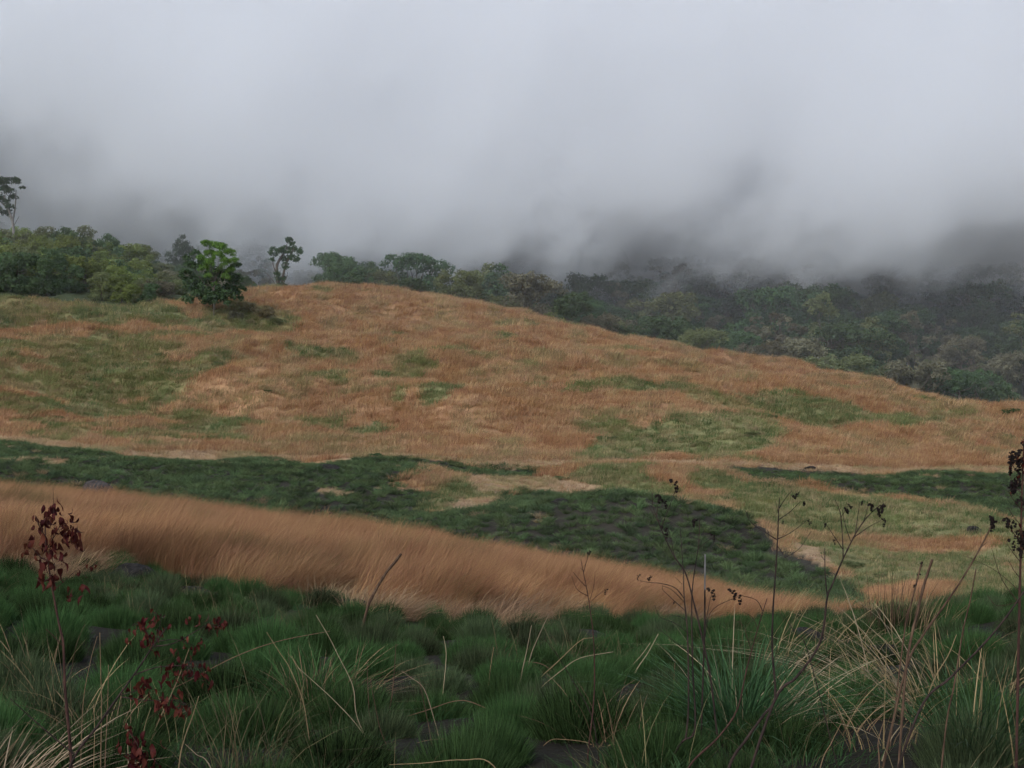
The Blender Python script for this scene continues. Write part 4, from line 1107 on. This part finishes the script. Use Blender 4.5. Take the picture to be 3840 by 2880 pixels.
weed('red_leaved_weed', 'dead weed with withered dark red leaves at its top, beside the straw heap', 'weed', 4.4,
 [(K(k1, (412, 1640), (375, 1200), (365, 950), (340, 830), (290, 560), (265, 380), (258, 200)), 0.011, 0.003),
  (K(k1, (292, 560), (240, 590), (210, 560)), 0.004, 0.002), (K(k1, (275, 470), (230, 440), (180, 380)), 0.004, 0.002),
  (K(k1, (268, 400), (310, 330), (350, 260), (385, 250)), 0.004, 0.002), (K(k1, (262, 330), (220, 250), (205, 205)), 0.004, 0.002),
  (K(k1, (282, 420), (310, 300), (308, 160), (306, 40)), 0.0025, 0.001), (K(k1, (305, 640), (360, 590), (440, 520)), 0.003, 0.0015), (K(k1, (365, 960), (310, 900), (265, 860)), 0.003, 0.0015)],
 'red_stem',
 [(k1(265, 165), 3, 0.012, 1.0), (k1(205, 215), 6, 0.02, 1.0), (k1(195, 260), 6, 0.02, 1.0), (k1(235, 300), 5, 0.02, 1.0), (k1(135, 365), 5, 0.016, 1.0), (k1(190, 385), 7, 0.02, 1.0), (k1(210, 440), 7, 0.02, 1.0), (k1(165, 455), 4, 0.014, 0.9),
  (k1(235, 500), 5, 0.018, 1.0), (k1(215, 560), 10, 0.024, 1.1), (k1(250, 590), 3, 0.014, 1.0), (k1(365, 250), 6, 0.018, 1.0), (k1(385, 300), 5, 0.018, 1.0), (k1(370, 340), 7, 0.018, 1.0), (k1(310, 345), 5, 0.02, 1.0), (k1(295, 400), 3, 0.014, 0.9), (k1(315, 250), 3, 0.012, 0.8),
  (k1(425, 645), 3, 0.01, 1.0), (k1(350, 670), 3, 0.014, 0.8), (k1(430, 520), 3, 0.014, 0.7), (k1(380, 560), 2, 0.01, 0.7)])
weed('red_leaved_weed', 'leaning weed with small tufts of rusty red leaves along its branches', 'weed', 4.3,
 [(K(k1, (400, 1660), (560, 1420), (680, 1250), (780, 1110), (880, 960), (960, 850)), 0.009, 0.003),
  (K(k1, (880, 960), (1000, 940), (1130, 870), (1250, 800)), 0.004, 0.0015), (K(k1, (900, 930), (1020, 920), (1130, 960)), 0.003, 0.0015), (K(k1, (770, 1125), (900, 1080), (1050, 1070), (1170, 1080)), 0.004, 0.0015),
  (K(k1, (690, 1240), (780, 1215), (850, 1180)), 0.003, 0.0015), (K(k1, (700, 1250), (850, 1270), (1000, 1270), (1070, 1290)), 0.004, 0.0015), (K(k1, (870, 960), (850, 880), (790, 830), (760, 840)), 0.003, 0.0015), (K(k1, (900, 920), (920, 850), (930, 770)), 0.003, 0.0015),
  (K(k1, (600, 1360), (680, 1310), (720, 1295)), 0.003, 0.001), (K(k1, (430, 1580), (330, 1500), (180, 1370), (60, 1260)), 0.005, 0.002)],
 'char',
 [(k1(1250, 795), 5, 0.014, 0.9), (k1(1270, 840), 3, 0.012, 0.9), (k1(1190, 830), 3, 0.012, 0.7), (k1(1120, 955), 6, 0.015, 0.8), (k1(1065, 890), 2, 0.01, 0.7), (k1(1000, 975), 3, 0.012, 0.7), (k1(960, 1095), 6, 0.016, 0.9), (k1(1020, 1070), 8, 0.018, 0.9), (k1(1090, 1085), 6, 0.016, 0.8), (k1(1170, 1080), 7, 0.018, 0.9),
  (k1(850, 1160), 8, 0.018, 1.0), (k1(830, 1205), 5, 0.014, 0.9), (k1(750, 1220), 3, 0.012, 0.8), (k1(930, 1270), 5, 0.015, 0.8), (k1(1000, 1265), 9, 0.018, 1.0), (k1(1060, 1300), 5, 0.014, 0.9), (k1(870, 900), 9, 0.022, 0.8), (k1(880, 940), 5, 0.016, 0.8), (k1(800, 830), 6, 0.02, 0.8), (k1(760, 900), 5, 0.02, 0.7), (k1(925, 780), 6, 0.018, 0.8), (k1(1140, 780), 1, 0.005, 0.7), (k1(1075, 800), 1, 0.005, 0.7)])
weed('red_leaved_weed', 'low sprig of crumpled red leaves at the bottom edge, under the leaning weed', 'weed', 4.2,
 [(K(k1, (800, 1680), (810, 1600), (790, 1520), (750, 1460)), 0.005, 0.002)], 'red_stem',
 [(k1(760, 1480), 6, 0.02, 1.0), (k1(790, 1530), 10, 0.024, 1.1), (k1(830, 1570), 10, 0.024, 1.1), (k1(800, 1620), 10, 0.024, 1.1), (k1(860, 1630), 6, 0.02, 1.0)])
weed('bare_weed', 'thin bare dead weed with curved twigs before the brown dry grass', 'weed', 5.4,
 [(K(k2, (2050, 1440), (2080, 1180), (2092, 980), (2085, 700), (2050, 430), (2022, 290), (2005, 200)), 0.0065, 0.002),
  (K(k2, (2050, 435), (1980, 390), (1945, 305)), 0.003, 0.0012), (K(k2, (2036, 372), (1995, 330), (1955, 280)), 0.003, 0.0012), (K(k2, (2020, 285), (2042, 210), (2055, 150)), 0.003, 0.0015), (K(k2, (2058, 480), (2100, 440), (2150, 400)), 0.002, 0.001), (K(k2, (2018, 270), (2000, 255)), 0.002, 0.001), (K(k2, (2060, 470), (2085, 380), (2095, 300)), 0.002, 0.001)],
 'red_stem', tufts=[(k2(2055, 155), 0.9), (k2(2158, 400), 0.8)])
weed('bare_weed', 'dark twig leaning against the thin bare weed, with no branches', 'weed', 5.5,
 [(K(k2, (2110, 1400), (2070, 1190), (1950, 970), (1860, 820), (1770, 700)), 0.005, 0.0015)], 'char')
weed('many_stemmed_weed', 'tall blackened weed with several stems spreading from one foot', 'weed', 5.35,
 [(K(k3, (475, 1620), (540, 1510), (612, 1440), (600, 1100), (594, 800), (600, 620), (632, 400), (640, 240)), 0.009, 0.002),
  (K(k3, (560, 1500), (576, 1300), (570, 900), (552, 700), (545, 520), (528, 300)), 0.0075, 0.002),
  (K(k3, (738, 1470), (700, 1150), (655, 930), (610, 740), (560, 560), (500, 470), (440, 350), (400, 250), (375, 180), (370, 100)), 0.0075, 0.002),
  (K(k3, (552, 700), (500, 640), (420, 615), (360, 610), (300, 600)), 0.004, 0.0015), (K(k3, (552, 720), (480, 650), (430, 630)), 0.003, 0.0015), (K(k3, (558, 770), (470, 690), (430, 650), (430, 620)), 0.003, 0.001),
  (K(k3, (568, 890), (500, 840), (415, 805), (385, 740)), 0.003, 0.0012), (K(k3, (568, 830), (520, 800), (440, 800)), 0.003, 0.001), (K(k3, (572, 1000), (480, 930), (395, 860)), 0.003, 0.001), (K(k3, (540, 620), (500, 580)), 0.002, 0.001),
  (K(k3, (660, 990), (700, 780), (830, 700), (870, 690)), 0.003, 0.0012), (K(k3, (365, 600), (350, 580)), 0.0015, 0.001), (K(k3, (400, 260), (340, 160)), 0.0025, 0.001), (K(k3, (395, 230), (410, 120)), 0.0025, 0.0012), (K(k3, (420, 300), (480, 150), (510, 60)), 0.0025, 0.0012),
  (K(k3, (500, 480), (470, 340), (455, 310)), 0.0025, 0.0012), (K(k3, (630, 420), (690, 370), (720, 350)), 0.0025, 0.0012), (K(k3, (640, 300), (610, 260)), 0.002, 0.001), (K(k3, (655, 940), (700, 700), (725, 670)), 0.0025, 0.0012)],
 'char', tufts=[(k3(510, 55), 1.8), (k3(408, 125), 1.6), (k3(455, 320), 1.7), (k3(610, 265), 1.6), (k3(720, 352), 1.0), (k3(722, 670), 1.7), (k3(850, 685), 1.6), (k3(370, 610), 1.0), (k3(300, 600), 0.8), (k3(520, 762), 0.6), (k3(450, 160), 1.3)])
weed('bleached_cane', 'straight dead cane with a bleached white top between the dark stems', 'cane', 5.6,
 [(K(k3, (650, 1400), (658, 1150), (667, 860), (668, 650)), 0.0065, 0.0055), (K(k3, (668, 652), (669, 540), (670, 450)), 0.0058, 0.0048, 'cane_white')], 'char')
weed('tall_bare_weed', 'tall bare weed with a straight stem and forked twigs above the lava mound', 'weed', 4.8,
 [(K(k3, (810, 1640), (900, 1500), (1000, 1360), (1065, 1260), (1050, 1000), (1052, 800), (1068, 560), (1080, 360), (1085, 220), (1090, 130)), 0.0105, 0.002),
  (K(k3, (1076, 368), (1000, 320), (930, 270), (895, 200)), 0.0035, 0.0012), (K(k3, (1078, 365), (1150, 330), (1245, 260)), 0.003, 0.001), (K(k3, (1085, 255), (1150, 210), (1210, 150)), 0.003, 0.001), (K(k3, (1088, 190), (1120, 140), (1160, 90)), 0.003, 0.001), (K(k3, (1082, 215), (1070, 150)), 0.002, 0.001), (K(k3, (1078, 400), (1110, 450), (1140, 490)), 0.0025, 0.001), (K(k3, (1120, 470), (1200, 420), (1270, 320)), 0.002, 0.001), (K(k3, (1070, 540), (1060, 480)), 0.002, 0.001)],
 'char', tufts=[(k3(1150, 95), 1.2), (k3(1210, 150), 0.9), (k3(1248, 260), 0.8), (k3(1085, 250), 0.5)])
weed('slanting_weed', 'faint reddish weed slanting across the long-bladed tussock', 'weed', 4.9,
 [(K(k3, (580, 1650), (740, 1490), (850, 1330), (905, 1100), (965, 880), (1020, 700)), 0.008, 0.002), (K(k3, (995, 770), (960, 710), (880, 685), (850, 685)), 0.003, 0.001), (K(k3, (965, 870), (940, 810), (885, 775)), 0.0025, 0.001), (K(k3, (930, 990), (880, 850), (820, 822)), 0.0025, 0.001)], 'red_stem', tufts=[(k3(855, 680), 1.4)])
weed('forked_weed', 'dark forked weed with seed clusters at its twig ends over the pale grass', 'weed', 4.7,
 [(K(k4, (0, 1345), (110, 1220), (200, 1100), (240, 1000), (262, 830), (285, 770), (340, 640), (400, 520), (455, 440), (520, 380)), 0.0095, 0.002),
  (K(k4, (262, 820), (252, 720), (250, 590)), 0.0045, 0.002), (K(k4, (340, 640), (336, 540), (325, 420), (300, 355)), 0.004, 0.0015), (K(k4, (398, 525), (408, 450), (420, 365)), 0.003, 0.001), (K(k4, (340, 600), (300, 540), (260, 480), (240, 465)), 0.003, 0.001), (K(k4, (395, 535), (460, 490), (525, 455)), 0.003, 0.001), (K(k4, (440, 460), (462, 380)), 0.0025, 0.001), (K(k4, (375, 555), (350, 480), (335, 400)), 0.0025, 0.001), (K(k4, (250, 650), (230, 625)), 0.002, 0.001), (K(k4, (330, 440), (365, 380)), 0.002, 0.001)],
 'char', tufts=[(k4(512, 380), 1.5), (k4(500, 400), 1.3), (k4(460, 375), 1.3), (k4(345, 400), 1.2), (k4(363, 380), 0.9), (k4(420, 362), 0.7), (k4(525, 455), 1.0), (k4(240, 467), 0.7), (k4(288, 550), 0.7)])
weed('twig', 'short bare twig rising behind the straw of the long-bladed tussock', 'weed', 5.2, [(K(k4, (170, 1100), (120, 1020), (70, 950), (30, 900)), 0.0035, 0.001)], 'char')
weed('dry_cane', 'upright brown cane with a broken pale tip beside the straw swath', 'cane', 4.9, [(K(k4, (640, 1230), (665, 1050), (700, 900), (735, 760), (772, 645)), 0.008, 0.0075)], 'cane')
weed('dry_cane', 'long leaning cane with a withered seed cluster, near the leafy weed', 'cane', 5.0, [(K(k4, (640, 1190), (730, 1010), (830, 870), (930, 720), (1010, 580), (1060, 480)), 0.0085, 0.004), (K(k4, (1010, 585), (1040, 560)), 0.003, 0.001)], 'cane', tufts=[(k4(1075, 455), 1.9), (k4(1065, 480), 1.4)])
weed('dry_cane', 'thin brown cane nearly upright between the straw swath and the leafy weed', 'cane', 4.7, [(K(k4, (840, 1450), (880, 1250), (920, 1000), (955, 850), (985, 690)), 0.006, 0.003)], 'cane')
weed('dry_cane', 'short dark seed spike of a dry cane in the straw', 'cane', 5.6, [(K(k4, (640, 980), (670, 860), (700, 740), (722, 655)), 0.005, 0.006)], 'cane', tufts=[(k4(718, 665), 1.0), (k4(705, 720), 1.0), (k4(690, 770), 0.9)])
weed('dry_cane', 'thick brown cane leaning over the tussock edge into the dry grass', 'cane', 12.0, [(K(k2, (640, 520), (700, 390), (760, 290), (820, 215), (857, 165)), 0.022, 0.019)], 'cane')
weed('dry_cane', 'dark slanting cane in front of the leafy weed at the edge', 'cane', 4.4, [(K(k4, (700, 1400), (860, 1220), (1000, 1080), (1120, 940), (1218, 800)), 0.008, 0.004)], 'char')
# leafy dark weed at the edge
rs = np.random.default_rng(77)
lv = []
for i in range(34):
    yy_ = rs.uniform(90, 640); lv.append((k4(1205 + rs.normal() * 28 - 12 * math.sin(yy_ / 60), yy_), 3, 0.02, 0.7))
weed('leafy_weed', 'dark leafy weed cut by the edge of the photo, over the shaded tussocks', 'weed', 4.6,
 [(K(k4, (1195, 900), (1200, 700), (1205, 450), (1212, 200), (1218, 60)), 0.009, 0.003)] +
 [(K(k4, (1203, a), (1170, a - 40), (1140 + rs.normal() * 12, a - 90)), 0.003, 0.001) for a in (240, 320, 400, 480, 560, 660, 740)] +
 [(K(k4, (1203, a), (1235, a - 50), (1262, a - 100)), 0.003, 0.001) for a in (280, 420, 560)] +
 [(K(k4, (1195, 860), (1110, 740), (1060, 590)), 0.003, 0.001), (K(k4, (1198, 800), (1080, 700), (940, 630)), 0.002, 0.001), (K(k4, (1195, 850), (1090, 870), (1040, 820)), 0.002, 0.001)], 'red_stem', leaves=[(p, 2, 0.016, 0.55) for p, *_ in lv[::2]], tufts=[(p, 1.0 + 0.7 * rs.random()) for p, *_ in lv] + [(k4(1165, 150), 1.3), (k4(1160, 180), 1.3), (k4(1150, 300), 1.4)])

# single dry stalks
def stalk(pts, r, label, mat='straw', Y=None):
    c, rw = pts[-1]
    if rw < 764: Y0_ = Y; Y = hit_ground(c, rw + 2)[1]; r = r * Y / Y0_
    return weed('dry_stalk', label, 'stalk', Y, [(pts[::-1], r, r * 0.35)], mat, group='single dry stalks')
for pts, r, lb, Y_ in [
 (K(k2, (315, 555), (400, 700), (460, 820), (550, 1010), (575, 1200), (660, 1400)), 0.0042, 'tall dry stalk bending over the middle tussocks, pale at its tip', 5.2),
 (K(k2, (200, 890), (300, 980), (420, 1090), (570, 1250), (680, 1420)), 0.0040, 'dry stalk lying aslant with a straight pale tip', 5.0),
 (K(k2, (0, 665), (80, 790), (150, 900), (230, 1100), (265, 1300), (290, 1500)), 0.0042, 'long dry stalk curving up between the leaning weed and the middle', 4.9),
 (K(k2, (825, 740), (815, 900), (795, 1100), (750, 1270)), 0.0055, 'thick upright brown stalk in the middle of the tussocks', 5.4),
 (K(k2, (640, 850), (645, 1000), (660, 1290)), 0.0040, 'thin grey stalk standing next to the thick brown one', 5.5),
 (K(k2, (660, 960), (690, 1120), (730, 1300), (800, 1460)), 0.0045, 'dark brown stalk leaning over the bottom tussocks', 4.9),
 (K(k2, (1128, 690), (1145, 790), (1140, 900), (1120, 1110)), 0.0050, 'pale kinked stalk standing up from the tussocks', 5.6),
 (K(k2, (860, 910), (920, 955), (1000, 1020), (1060, 1190), (1130, 1460)), 0.0040, 'dry stalk with a sharp bend near its pale tip', 5.0),
 (K(k2, (1450, 760), (1430, 880), (1400, 1130)), 0.0045, 'slender upright stalk left of the bare weed', 5.9),
 (K(k2, (1690, 620), (1660, 780), (1625, 940), (1600, 1100)), 0.0055, 'bundle-like pale stalk rising toward the dry grass', 6.2),
 (K(k2, (1800, 550), (1740, 680), (1690, 800), (1650, 960)), 0.0055, 'second pale stalk rising toward the dry grass', 6.3),
 (K(k2, (550, 1295), (760, 1240), (1000, 1170), (1200, 1105), (1330, 1120), (1540, 1230)), 0.0042, 'long stalk lying flat across the bottom tussocks', 5.0),
 (K(k2, (1240, 975), (1380, 890), (1560, 850), (1760, 870), (1850, 960)), 0.0036, 'arched stalk bowing over the tussocks by the bare weed', 5.5),
 (K(k2, (2080, 700), (2000, 720), (1850, 860), (1720, 980)), 0.0045, 'straw bending from the bare weed to the ground', 5.6),
 (K(k2, (970, 950), (1000, 1100), (1040, 1300), (1070, 1500)), 0.0040, 'brown stalk close to the bottom edge in the middle', 4.9),
 (K(k2, (880, 1410), (1000, 1360), (1160, 1350)), 0.0042, 'short straw lying level near the bottom', 4.9),
 (K(k2, (780, 1510), (1000, 1500), (1250, 1480), (1450, 1520)), 0.0045, 'long straw lying along the bottom edge', 4.7),
 (K(k2, (1760, 1530), (1900, 1490), (2050, 1460), (2212, 1380)), 0.0055, 'thick straw at the bottom edge below the bare weed', 4.6),
 (K(k2, (1700, 1470), (1800, 1360), (1900, 1350), (2060, 1375)), 0.0036, 'thin hooked straw above the bottom edge', 4.9),
 (K(k2, (1660, 1075), (1730, 1140), (1800, 1220)), 0.0036, 'short bright straw between the arched stalks', 5.3),
 (K(k2, (2212, 790), (2000, 830), (1880, 910), (1760, 1010)), 0.0045, 'pale straw under the arched stalk', 5.4),
 (K(k1, (575, 880), (580, 1100), (585, 1300), (580, 1660)), 0.0050, 'upright yellow stalk behind the leaning weed', 4.6),
 (K(k1, (560, 900), (520, 1050), (480, 1280), (465, 1640)), 0.0038, 'slightly bowed yellow stalk by the leaning weed', 4.6),
 (K(k1, (625, 1065), (620, 1300), (605, 1640)), 0.0045, 'shorter yellow stalk by the leaning weed', 4.6),
 (K(k1, (1090, 970), (1040, 1110), (980, 1250), (900, 1420), (860, 1560)), 0.0050, 'slanting yellow stalk among the red leaf tufts', 4.5),
 (K(k1, (1145, 1245), (1110, 1360), (1060, 1500), (1030, 1660)), 0.0058, 'stout yellow stalk near the bottom edge by the red tufts', 4.4),
 (K(k1, (870, 1310), (830, 1440), (810, 1650)), 0.0036, 'thin yellow stalk at the bottom by the red sprig', 4.4),
 (K(k1, (800, 1310), (785, 1430), (770, 1560)), 0.0036, 'short thin stalk over the red sprig', 4.4),
 (K(k1, (1900, 870), (1600, 930), (1350, 1020), (1100, 1150), (900, 1250)), 0.0045, 'long fine stalk sweeping up from the red tufts to the middle', 4.7),
 (K(k1, (1065, 1520), (1130, 1580), (1220, 1670)), 0.0040, 'pale straw crossing the bottom edge near the stout stalk', 4.4),
 (K(k1, (490, 830), (440, 950), (405, 1150), (380, 1400)), 0.0030, 'dark thin stalk right beside the red-leaved weed', 4.6),
 (K(k1, (735, 1400), (735, 1500), (740, 1660)), 0.0045, 'pale stalk at the bottom edge beside the red sprig', 4.4),
 (K(k1, (540, 1290), (545, 1450), (540, 1660)), 0.0032, 'faint thin stalk low beside the leaning weed', 4.4),
 (K(k3, (405, 900), (345, 1010), (290, 1090), (250, 1170)), 0.0060, 'broad pale straw in front of the many-stemmed weed', 6.0),
 (K(k3, (360, 950), (310, 1020), (240, 1100), (215, 1160)), 0.0055, 'second broad pale straw in front of the many-stemmed weed', 6.0),
 (K(k3, (500, 1050), (490, 1180), (465, 1310)), 0.0050, 'upright straw left of the many-stemmed weed', 5.7),
 (K(k3, (430, 1180), (418, 1290)), 0.0045, 'short upright straw by the many-stemmed weed', 5.8),
 (K(k3, (985, 1300), (1070, 1350), (1130, 1410), (1165, 1475)), 0.0042, 'bright bent straw hanging over the long-bladed tussock', 4.7),
 (K(k4, (890, 1010), (850, 1110), (780, 1230), (720, 1400), (690, 1540)), 0.0055, 'tan stalk leaning beside the straw swath', 4.7),
 (K(k4, (1040, 1210), (960, 1225), (880, 1270), (760, 1350)), 0.0058, 'curved tan straw bowing to the edge of the photo', 4.6),
 (K(k4, (1218, 1220), (1120, 1270), (1060, 1330), (1010, 1390)), 0.0090, 'thick bundle of tan straw at the edge of the photo', 4.5),
 (K(k4, (1218, 1290), (1150, 1340), (1100, 1380)), 0.0060, 'thinner tan straw under the thick bundle at the edge', 4.5),
 (K(k4, (630, 1440), (570, 1520), (530, 1620)), 0.0060, 'pale bent stalk at the bottom below the straw swath', 4.4),
 (K(k4, (540, 1420), (510, 1530), (515, 1640)), 0.0048, 'thin yellow stalk at the bottom below the straw swath', 4.4),
 (K(k4, (330, 1440), (280, 1540), (230, 1650)), 0.0045, 'thin grey stalk slanting at the bottom below the tussock', 4.5),
 (K(k4, (0, 1395), (60, 1440), (95, 1495)), 0.0042, 'bright straw tip hanging at the bottom by the tussock', 4.6),
 (K(k4, (450, 1010), (440, 1130), (420, 1260)), 0.0036, 'fine upright stalk in the straw swath', 5.2),
 (K(k4, (570, 930), (580, 1050), (590, 1150)), 0.0040, 'fine upright stalk behind the straw swath', 5.4),
]:
    stalk(pts, r, lb, 'straw_pale' if any(w_ in lb for w_ in ('pale', 'bright')) else ('cane' if 'brown' in lb or 'dark' in lb else 'straw'), Y_)

# ------------------------------------------------------------------ big clumps
def clump(name, label, cat, c, r, sets, seed, at=None):
    x, y, z = at or hit_ground(c, r)
    e = bpy.data.objects.new(name, None); COL.objects.link(e); e.location = (x, y, z - 0.02); prop(e, label, cat)
    for pn, mat, n, rad, ln, wd, out_, lean, off in sets:
        rs_ = np.random.default_rng(seed); seed += 1
        v, t, a = blades(n, rad, ln, wd, out_, lean, 0.35, rs_, 1.5, 6)
        add(pn, mk_mesh(pn, v + np.array(off), t, [M[mat]], var=a), e)
clump('long_bladed_tussock', 'big tussock of long arching green blades under the tall bare weed', 'tussock', 742, 742,
      [('green_blades', 'long_blade', 420, 0.16, 0.44, 0.007, 0.95, (0.05, -0.1), (0, 0, 0)), ('dry_blades', 'straw_pale', 40, 0.18, 0.52, 0.006, 0.9, (0.3, 0), (0.05, 0, 0))], 600)
clump('straw_swath', 'wide swath of flattened pale straw beside the long-bladed tussock', 'straw', 905, 716,
      [('flattened_straw', 'straw_pale', 60, 0.20, 0.62, 0.0065, 0.45, (-0.95, 0.0), (0, 0, 0)), ('loose_straw', 'straw', 50, 0.26, 0.45, 0.006, 0.5, (-0.7, 0.1), (0.05, 0.1, 0))], 610)
clump('straw_swath', 'loose straw arching over the tussocks behind the tall bare weed', 'straw', 800, 668,
      [('loose_straw', 'straw', 28, 0.30, 0.60, 0.0065, 0.5, (0.75, 0.05), (0, 0, 0)), ('dry_blades', 'straw', 30, 0.3, 0.4, 0.006, 0.5, (0.4, 0), (0.3, 0, 0))], 620)
xl = (0 - 512) / FPX * 4.45
clump('straw_heap', 'heap of bent pale straw in the bottom corner by the red-leaved weed', 'straw', 0, 0,
      [('bent_straw', 'straw_pale', 120, 0.15, 0.44, 0.0065, 0.5, (0.50, 0.0), (-0.10, 0, 0)), ('loose_straw', 'straw', 60, 0.15, 0.34, 0.006, 0.6, (0.4, 0), (-0.1, 0.05, 0))], 630, (xl - 0.02, 4.45, gz(xl, 4.45)))
clump('dry_tuft', 'brown upright dry tuft where the tussocks meet the pale grass', 'tuft', 895, 640,
      [('dry_blades', 'cane', 90, 0.28, 0.62, 0.006, 0.25, (0.08, 0), (0, 0, 0)), ('loose_straw', 'straw', 50, 0.3, 0.6, 0.005, 0.35, (0.15, 0), (0.2, 0, 0))], 640)
clump('dry_tuft', 'half-dried tussock with straw at its foot behind the bent dry stalks', 'tuft', 310, 712,
      [('green_blades', 'tussock', 260, 0.15, 0.36, 0.006, 0.95, (0.05, 0), (0, 0, 0)), ('dry_blades', 'straw', 90, 0.2, 0.36, 0.006, 0.9, (0.35, 0), (0.1, 0, 0))], 650)
for c, r, lb in [(60, 735, 'loose straw tuft between the straw heap and the red-leaved weed'), (108, 752, 'bent straw tuft under the leaning weed at the bottom'), (30, 690, 'small straw tuft above the straw heap'), 
                 (610, 745, 'straw tuft at the foot of the thin bare weed'),
                 (830, 735, 'dense straw tuft between the long-bladed tussock and the canes'), (880, 750, 'low straw tuft under the straw swath at the bottom'), (945, 725, 'tan straw tuft at the foot of the thin upright cane'), (1000, 700, 'tan straw tuft under the thick straw bundle'), (960, 668, 'pale straw tuft among the tussocks beside the leaning cane'), (850, 690, 'broken straw tuft in front of the straw swath')]:
    clump('straw_tuft', lb, 'tuft', c, r, [('straw_blades', 'straw', 16, 0.12, random.uniform(0.26, 0.42), 0.005, 0.8, (random.uniform(-0.4, 0.6), 0.0), (0, 0, 0)), ('bent_straw', 'straw', 16, 0.16, 0.3, 0.005, 1.2, (random.uniform(-0.3, 0.5), 0.1), (0, 0, 0))], 700 + c)
clump('dry_tuft', 'coarse green tussock with dry blades at the bottom corner', 'tuft', 985, 756,
      [('green_blades', 'long_blade', 260, 0.2, 0.40, 0.006, 0.9, (0.1, 0), (0, 0, 0)), ('dry_blades', 'straw', 26, 0.25, 0.4, 0.006, 0.8, (0.3, 0), (0.1, 0, 0))], 660)

# ------------------------------------------------------------------ labels that single out: by the nearest landmark and the rank beside it
def ordinal(n):
    w_ = ['', 'nearest', 'second nearest', 'third nearest', 'fourth nearest', 'fifth nearest', 'sixth nearest', 'seventh nearest', 'eighth nearest', 'ninth nearest', 'tenth nearest']
    return w_[n] if n < len(w_) else '%d%s nearest' % (n, 'th' if 10 <= n % 100 <= 20 else {1: 'st', 2: 'nd', 3: 'rd'}.get(n % 10, 'th'))
def rank_labels(groups, marks, noun):
    obs = [o for o in bpy.data.objects if o.parent is None and o.get('group') in groups]
    by = {}
    for o in obs:
        p = o.location; u, v = project(np.array([p.x]), np.array([p.y]), np.array([p.z + 0.2]))
        d_, nm = min((math.hypot(u[0] - c, (v[0] - r) * 1.3), nm) for nm, c, r in marks)
        by.setdefault((noun(o), nm), []).append((d_, o))
    for (nn_, nm), l in by.items():
        for i, (d_, o) in enumerate(sorted(l, key=lambda t: t[0])):
            o['label'] = '%s, %s to %s' % (nn_, ordinal(i + 1), nm)
TMARK = [('the larger dark lava rock', 130, 582), ('the leaning brown cane', 330, 605), ('the thin bare weed', 592, 650), ('the many-stemmed weed', 690, 725), ('the big long-bladed tussock', 742, 705),
         ('the flattened straw swath', 905, 700), ('the leafy dark weed', 1010, 610), ('the straw heap', 20, 740), ('the red leaf tufts', 170, 690), ('the half-dried tussock', 310, 705), ('the thick upright stalk', 392, 690), ('the pale kinked stalk', 450, 680), ('the arched stalk', 500, 640)]
rank_labels({'tussocks bordering the dry grass', 'tussocks among the dead stems', 'tussocks behind the red-leaved weed', 'tussocks in the middle below the dry grass', 'tussocks around the bare stems'}, TMARK,
            lambda o: ('dull' if 'dull' in o['label'] else 'green') + ' grass tussock' + (' at the dry grass edge' if 'bordering' in o['label'] else ''))
rank_labels({'rounded green shrubs of the hillside', 'grey-brown shrubs of the hillside', 'dull green shrubs of the hillside', 'trees topping the hillside'},
            [('the tall pale-trunked tree', 13, 235), ('the dark thicket tree', 212, 290), ('the small round tree', 181, 245), ('the crooked tree', 279, 270), ('the low end of the shrubs', 60, 300)],
            lambda o: {'rounded green shrubs of the hillside': 'rounded heath shrub on the hillside', 'grey-brown shrubs of the hillside': 'grey-brown tangled hillside shrub', 'dull green shrubs of the hillside': 'dull green hillside shrub', 'trees topping the hillside': 'olive tree topping the hillside'}[o['group']])
rank_labels({'dark domed trees of the forest', 'rounded trees of the forest', 'ragged grey trees of the forest', 'olive spreading trees of the forest', 'shrubs of the forest edge'},
            [('the largest domed crown', 690, 300), ('the rounded dark crown mid-forest', 776, 330), ('the small flat crown', 815, 315), ('the domed crown toward the valley', 885, 320), ('the broad blue-green tree', 350, 270), ('the olive crown at the ridge', 606, 325), ('the end of the ridge', 1010, 400)],
            lambda o: {'dark domed trees of the forest': 'dark domed forest tree', 'rounded trees of the forest': 'rounded green forest tree', 'ragged grey trees of the forest': 'ragged grey forest tree', 'olive spreading trees of the forest': 'olive spreading forest tree', 'shrubs of the forest edge': 'leafy forest-edge shrub'}[o['group']])
rank_labels({'brownish bushes by the thicket tree'}, [('the dark thicket tree', 212, 300)], lambda o: 'low brownish bush')
rank_labels({'bushes on the ridge around the crooked tree'}, [('the crooked tree', 279, 281)], lambda o: 'small grey-green ridge bush')
